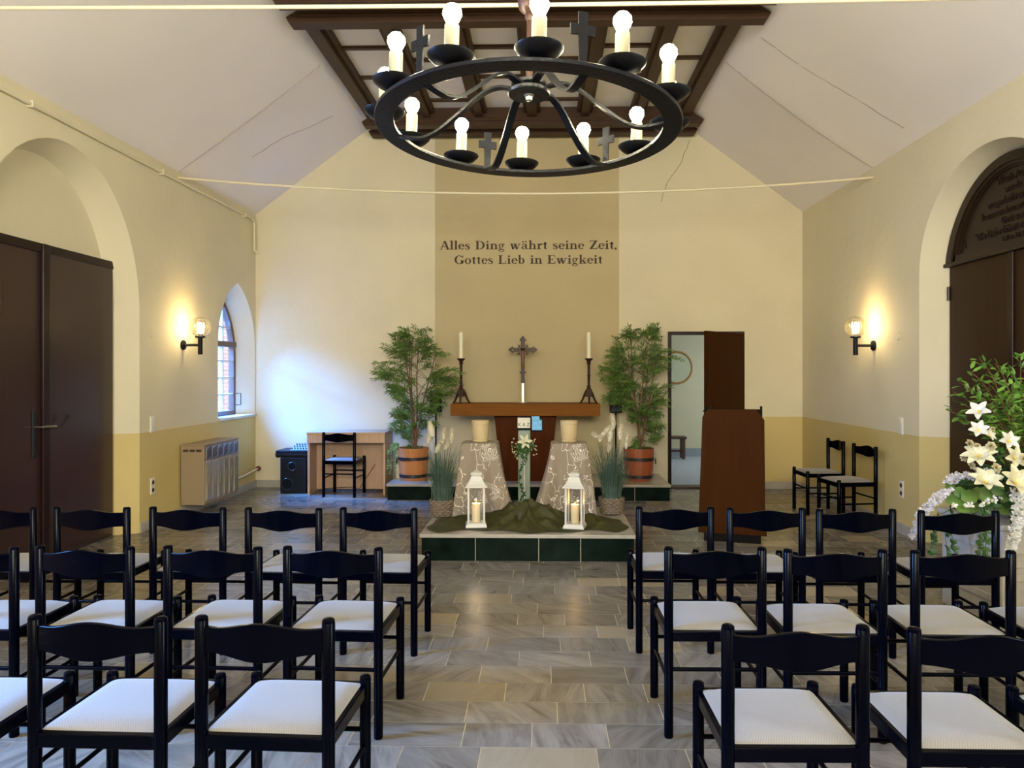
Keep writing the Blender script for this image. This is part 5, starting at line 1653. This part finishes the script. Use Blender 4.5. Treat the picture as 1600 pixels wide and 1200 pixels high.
# ------------------------------------------------------------ stone planter with flowers
def flowers():
    x0, y0 = 2.70, 4.42
    t = thing('stone_plinth', 'pale carved limestone plinth with recessed panels before the right door', 'plinth', (x0, y0, 0), R(6))
    b = MB(); b.bx(0, .62, 0, .56, 0, .62)
    b.build('block', M['limestone'], t, bevel=.012)
    def frame(mapf, w, h0, h1):
        q = MB()
        for (a0, a1, c0, c1) in ((.03, .07, h0, h1), (w-.07, w-.03, h0, h1), (.07, w-.07, h1-.04, h1), (.07, w-.07, h0, h0+.04)):
            q.prism([(a0, c0), (a1, c0), (a1, c1), (a0, c1)], mapf, 0, .012)
        q.build('panel_moulding', M['limestone'], t, bevel=.003)
    frame(lambda u, v, w: (-w, u, v), .56, .16, .50)
    frame(lambda u, v, w: (u, -w, v), .62, .38, .50); frame(lambda u, v, w: (u, -w, v), .62, .05, .34)
    b = MB(); b.bx(-.02, .64, -.02, .58, .60, .635); b.build('cap_slab', M['limestone'], t, bevel=.008)
    a = thing('flower_arrangement', 'large arrangement of white lilies, roses and leafy branches on the limestone plinth', 'flowers', (x0+.28, y0+.26, .637))
    rnd = random.Random(31)
    b = MB(); b.lathe([(.16, 0), (.20, .03), (.22, .12), (.20, .12), (.17, .05), (0, .05)], n=28); b.build('bowl', M['limestone'], a, smooth=40)
    O = Vector((x0+.28, y0+.26, .637))
    def at(px, py, y): return on_y(px, py, y)-O
    # tall leafy branches
    tw = MB(); lf = MB()
    ends = [at(1490, 612, 4.6), at(1478, 640, 4.55), at(1500, 598, 4.7), at(1530, 560, 4.7), at(1555, 568, 4.65), at(1580, 575, 4.75), at(1600, 600, 4.5), at(1505, 632, 4.5), at(1545, 600, 4.5), at(1575, 625, 4.4), at(1530, 640, 4.45), at(1560, 590, 4.8), at(1595, 560, 4.7), at(1625, 575, 4.6), at(1650, 600, 4.7), at(1640, 640, 4.5), at(1515, 580, 4.75), at(1498, 655, 4.6), at(1600, 640, 4.45), at(1540, 665, 4.55), at(1575, 680, 4.5), at(1610, 690, 4.5), at(1560, 650, 4.7), at(1590, 665, 4.7), at(1525, 615, 4.8), at(1545, 625, 4.85)]
    for e in ends:
        st = Vector((rnd.uniform(-.04, .06), rnd.uniform(-.05, .05), .10))
        mid = Vector((st.x*.5+e.x*.35, st.y*.5+e.y*.35, e.z*.85))
        B = lambda s_: st*(1-s_)**2+mid*2*s_*(1-s_)+e*s_*s_
        tw.tube([B(i/9) for i in range(10)], [.005-.003*i/9 for i in range(10)], 5)
        for i in range(24):
            s_ = .35+.65*i/23
            q = B(s_)+Vector((rnd.uniform(-1, 1), rnd.uniform(-1, 1), rnd.uniform(-1, 1)))*.025
            tg = ((e-mid)*s_+(mid-st)*(1-s_)).normalized()
            d = tg*.6+Vector((rnd.uniform(-1, 1), rnd.uniform(-1, .3), rnd.uniform(-.5, .35)))
            lf.leaf(q, d, Vector((rnd.uniform(-.3, .3), rnd.uniform(-.7, 0), 1)), rnd.uniform(.05, .085), rnd.uniform(.024, .036))
    lf.build('branch_leaves', M['leaf'], a); tw.build('branches', M['stem'], a, smooth=60)
    # lower foliage
    lo = MB()
    for k in range(520):
        th = rnd.uniform(0, 6.283); rr = .30*math.sqrt(rnd.random())
        q = Vector((rr*math.cos(th)*1.1, rr*math.sin(th), .12+rnd.uniform(-.06, .42)*(1-rr/.34)))
        lo.leaf(q, Vector((math.cos(th), math.sin(th)-.4, rnd.uniform(-.4, .8))), Vector((0, -.6, 1)), rnd.uniform(.05, .09), rnd.uniform(.03, .05))
    # ivy hanging in front of the plinth and on its left
    for (px, py, y, dz) in ((1476, 822, 4.55, .30), (1487, 840, 4.5, .26), (1530, 800, 4.33, .24), (1540, 800, 4.30, .3), (1455, 815, 4.6, .2), (1580, 800, 4.3, .2)):
        p0 = at(px, py, y)
        pts = [Vector((p0.x*.5, p0.y*.5, .12)), p0+Vector((0, -.0, .02)), p0+Vector((rnd.uniform(-.01, .02), -.01, -dz*.5)), p0+Vector((rnd.uniform(-.02, .03), 0, -dz))]
        lo.tube(pts, .0025, 4)
        for m_ in range(34):
            s_ = rnd.random()*2.99; i = int(s_); q = pts[i].lerp(pts[i+1], s_-i)
            lo.leaf(q, Vector((rnd.uniform(-1, 1), -.6, rnd.uniform(-1, .3))), Vector((0, -1, .3)), rnd.uniform(.025, .045), .026)
    lo.build('lower_foliage', M['leafdark'], a)
    # broad round leaves along the rim
    br = MB()
    for (px, py) in ((1500, 768), (1515, 775), (1490, 780), (1530, 770), (1545, 785), (1560, 765), (1575, 780), (1480, 772), (1520, 790), (1590, 790), (1505, 790), (1570, 795), (1486, 760), (1540, 772)):
        q = at(px, py, 4.42+rnd.uniform(-.04, .12))
        r = rnd.uniform(.035, .05)
        ax = Vector((rnd.uniform(-.3, .3), -1, rnd.uniform(.2, .8))).normalized(); u = ax.orthogonal().normalized(); v = ax.cross(u)
        vs = [q]+[q+(u*math.cos(2*PI*i/12)+v*math.sin(2*PI*i/12))*r*(1+.08*math.sin(3*i))-ax*r*.25 for i in range(12)]
        br.add(vs, [(0, i+1, (i+1) % 12+1) for i in range(12)])
    br.build('round_leaves', M['bamboo'], a, smooth=70)
    # large lilies
    for (px, py, y, L, n, ax, sp_, mt) in (
        (1539, 757, 4.30, .105, 7, (-.1, -.55, .8), 1.0, 'petal'), (1583, 757, 4.26, .115, 7, (.15, -.8, .6), .95, 'petal'),
        (1530, 715, 4.38, .10, 8, (-.3, -.5, .8), 1.25, 'petal'), (1583, 716, 4.34, .075, 6, (.1, -1, .3), 1.1, 'petal'),
        (1575, 690, 4.40, .065, 6, (-.1, -1, .5), 1.1, 'petalwhite'), (1530, 645, 4.42, .075, 5, (-.5, -.6, .6), 1.05, 'petalwhite'),
        (1529, 674, 4.40, .07, 6, (-.4, -.8, .5), .8, 'petalwhite'), (1544, 681, 4.38, .045, 6, (.3, -.8, .5), 1.0, 'petalwhite'), (1612, 735, 4.3, .09, 7, (.2, -.8, .5), 1.0, 'petal')):
        q = MB(); petals(q, at(px, py, y), ax, n, L, L*.56, sp_*.92, rnd, rnd.random()*2)
        fl = q.build('lily', M[mt], a, smooth=60)
        q = MB(); c = at(px, py, y); axv = Vector(ax).normalized()
        q.tube([c, c+axv*L*.22], [.006, .009], 8); q.build('stamen', M['yellow'], fl, smooth=60)
    # roses
    for (px, py, y, r) in ((1549, 697, 4.36, .026), (1557, 731, 4.32, .028), (1516, 693, 4.42, .024), (1528, 697, 4.42, .020), (1552, 670, 4.42, .014), (1519, 727, 4.40, .022), (1600, 717, 4.3, .026), (1506, 716, 4.44, .018)):
        q = MB(); c = at(px, py, y)
        for ring_, (k, sp_) in enumerate(((3, .15), (4, .45), (5, .75), (6, 1.05))):
            petals(q, c, (rnd.uniform(-.3, .3), -1, .5), k, r*(.8+.15*ring_), r*1.1, sp_, rnd, ring_*.7, z0=-.004*ring_)
        q.build('rose', M['rose'], a, smooth=60)
    # hanging white racemes and small blossoms
    def raceme(pts, r0, r1, mt, n):
        q = MB()
        for k in range(n):
            s_ = k/n*(len(pts)-1); i = int(s_); c = pts[i].lerp(pts[i+1], s_-i)
            rr = r0+(r1-r0)*k/n
            th = rnd.uniform(0, 6.283)
            c = c+Vector((math.cos(th)*rr, -abs(math.sin(th))*rr, rnd.uniform(-.01, .01)))
            for m_ in range(3):
                q.leaf(c, Vector((rnd.uniform(-1, 1), rnd.uniform(-1, .2), rnd.uniform(-.6, 1))), Vector((0, -1, .4)), .020, .016, bend=.3)
        q.build('blossom_raceme', M[mt], a)
    raceme([at(1590, 765, 4.26), at(1592, 800, 4.24), at(1583, 840, 4.24), at(1578, 858, 4.25)], .035, .012, 'petalwhite', 230)
    raceme([at(1478, 766, 4.42), at(1455, 785, 4.40), at(1436, 808, 4.42), at(1424, 838, 4.45)], .030, .008, 'lilac', 190)
    raceme([at(1480, 752, 4.45), at(1500, 742, 4.42), at(1520, 745, 4.40)], .028, .02, 'lilac', 90)
    raceme([at(1530, 735, 4.42), at(1545, 742, 4.38), at(1560, 745, 4.36)], .03, .02, 'petalwhite', 60)
    raceme([at(1490, 790, 4.36), at(1530, 788, 4.33), at(1560, 775, 4.32)], .02, .02, 'petalwhite', 16)
flowers()
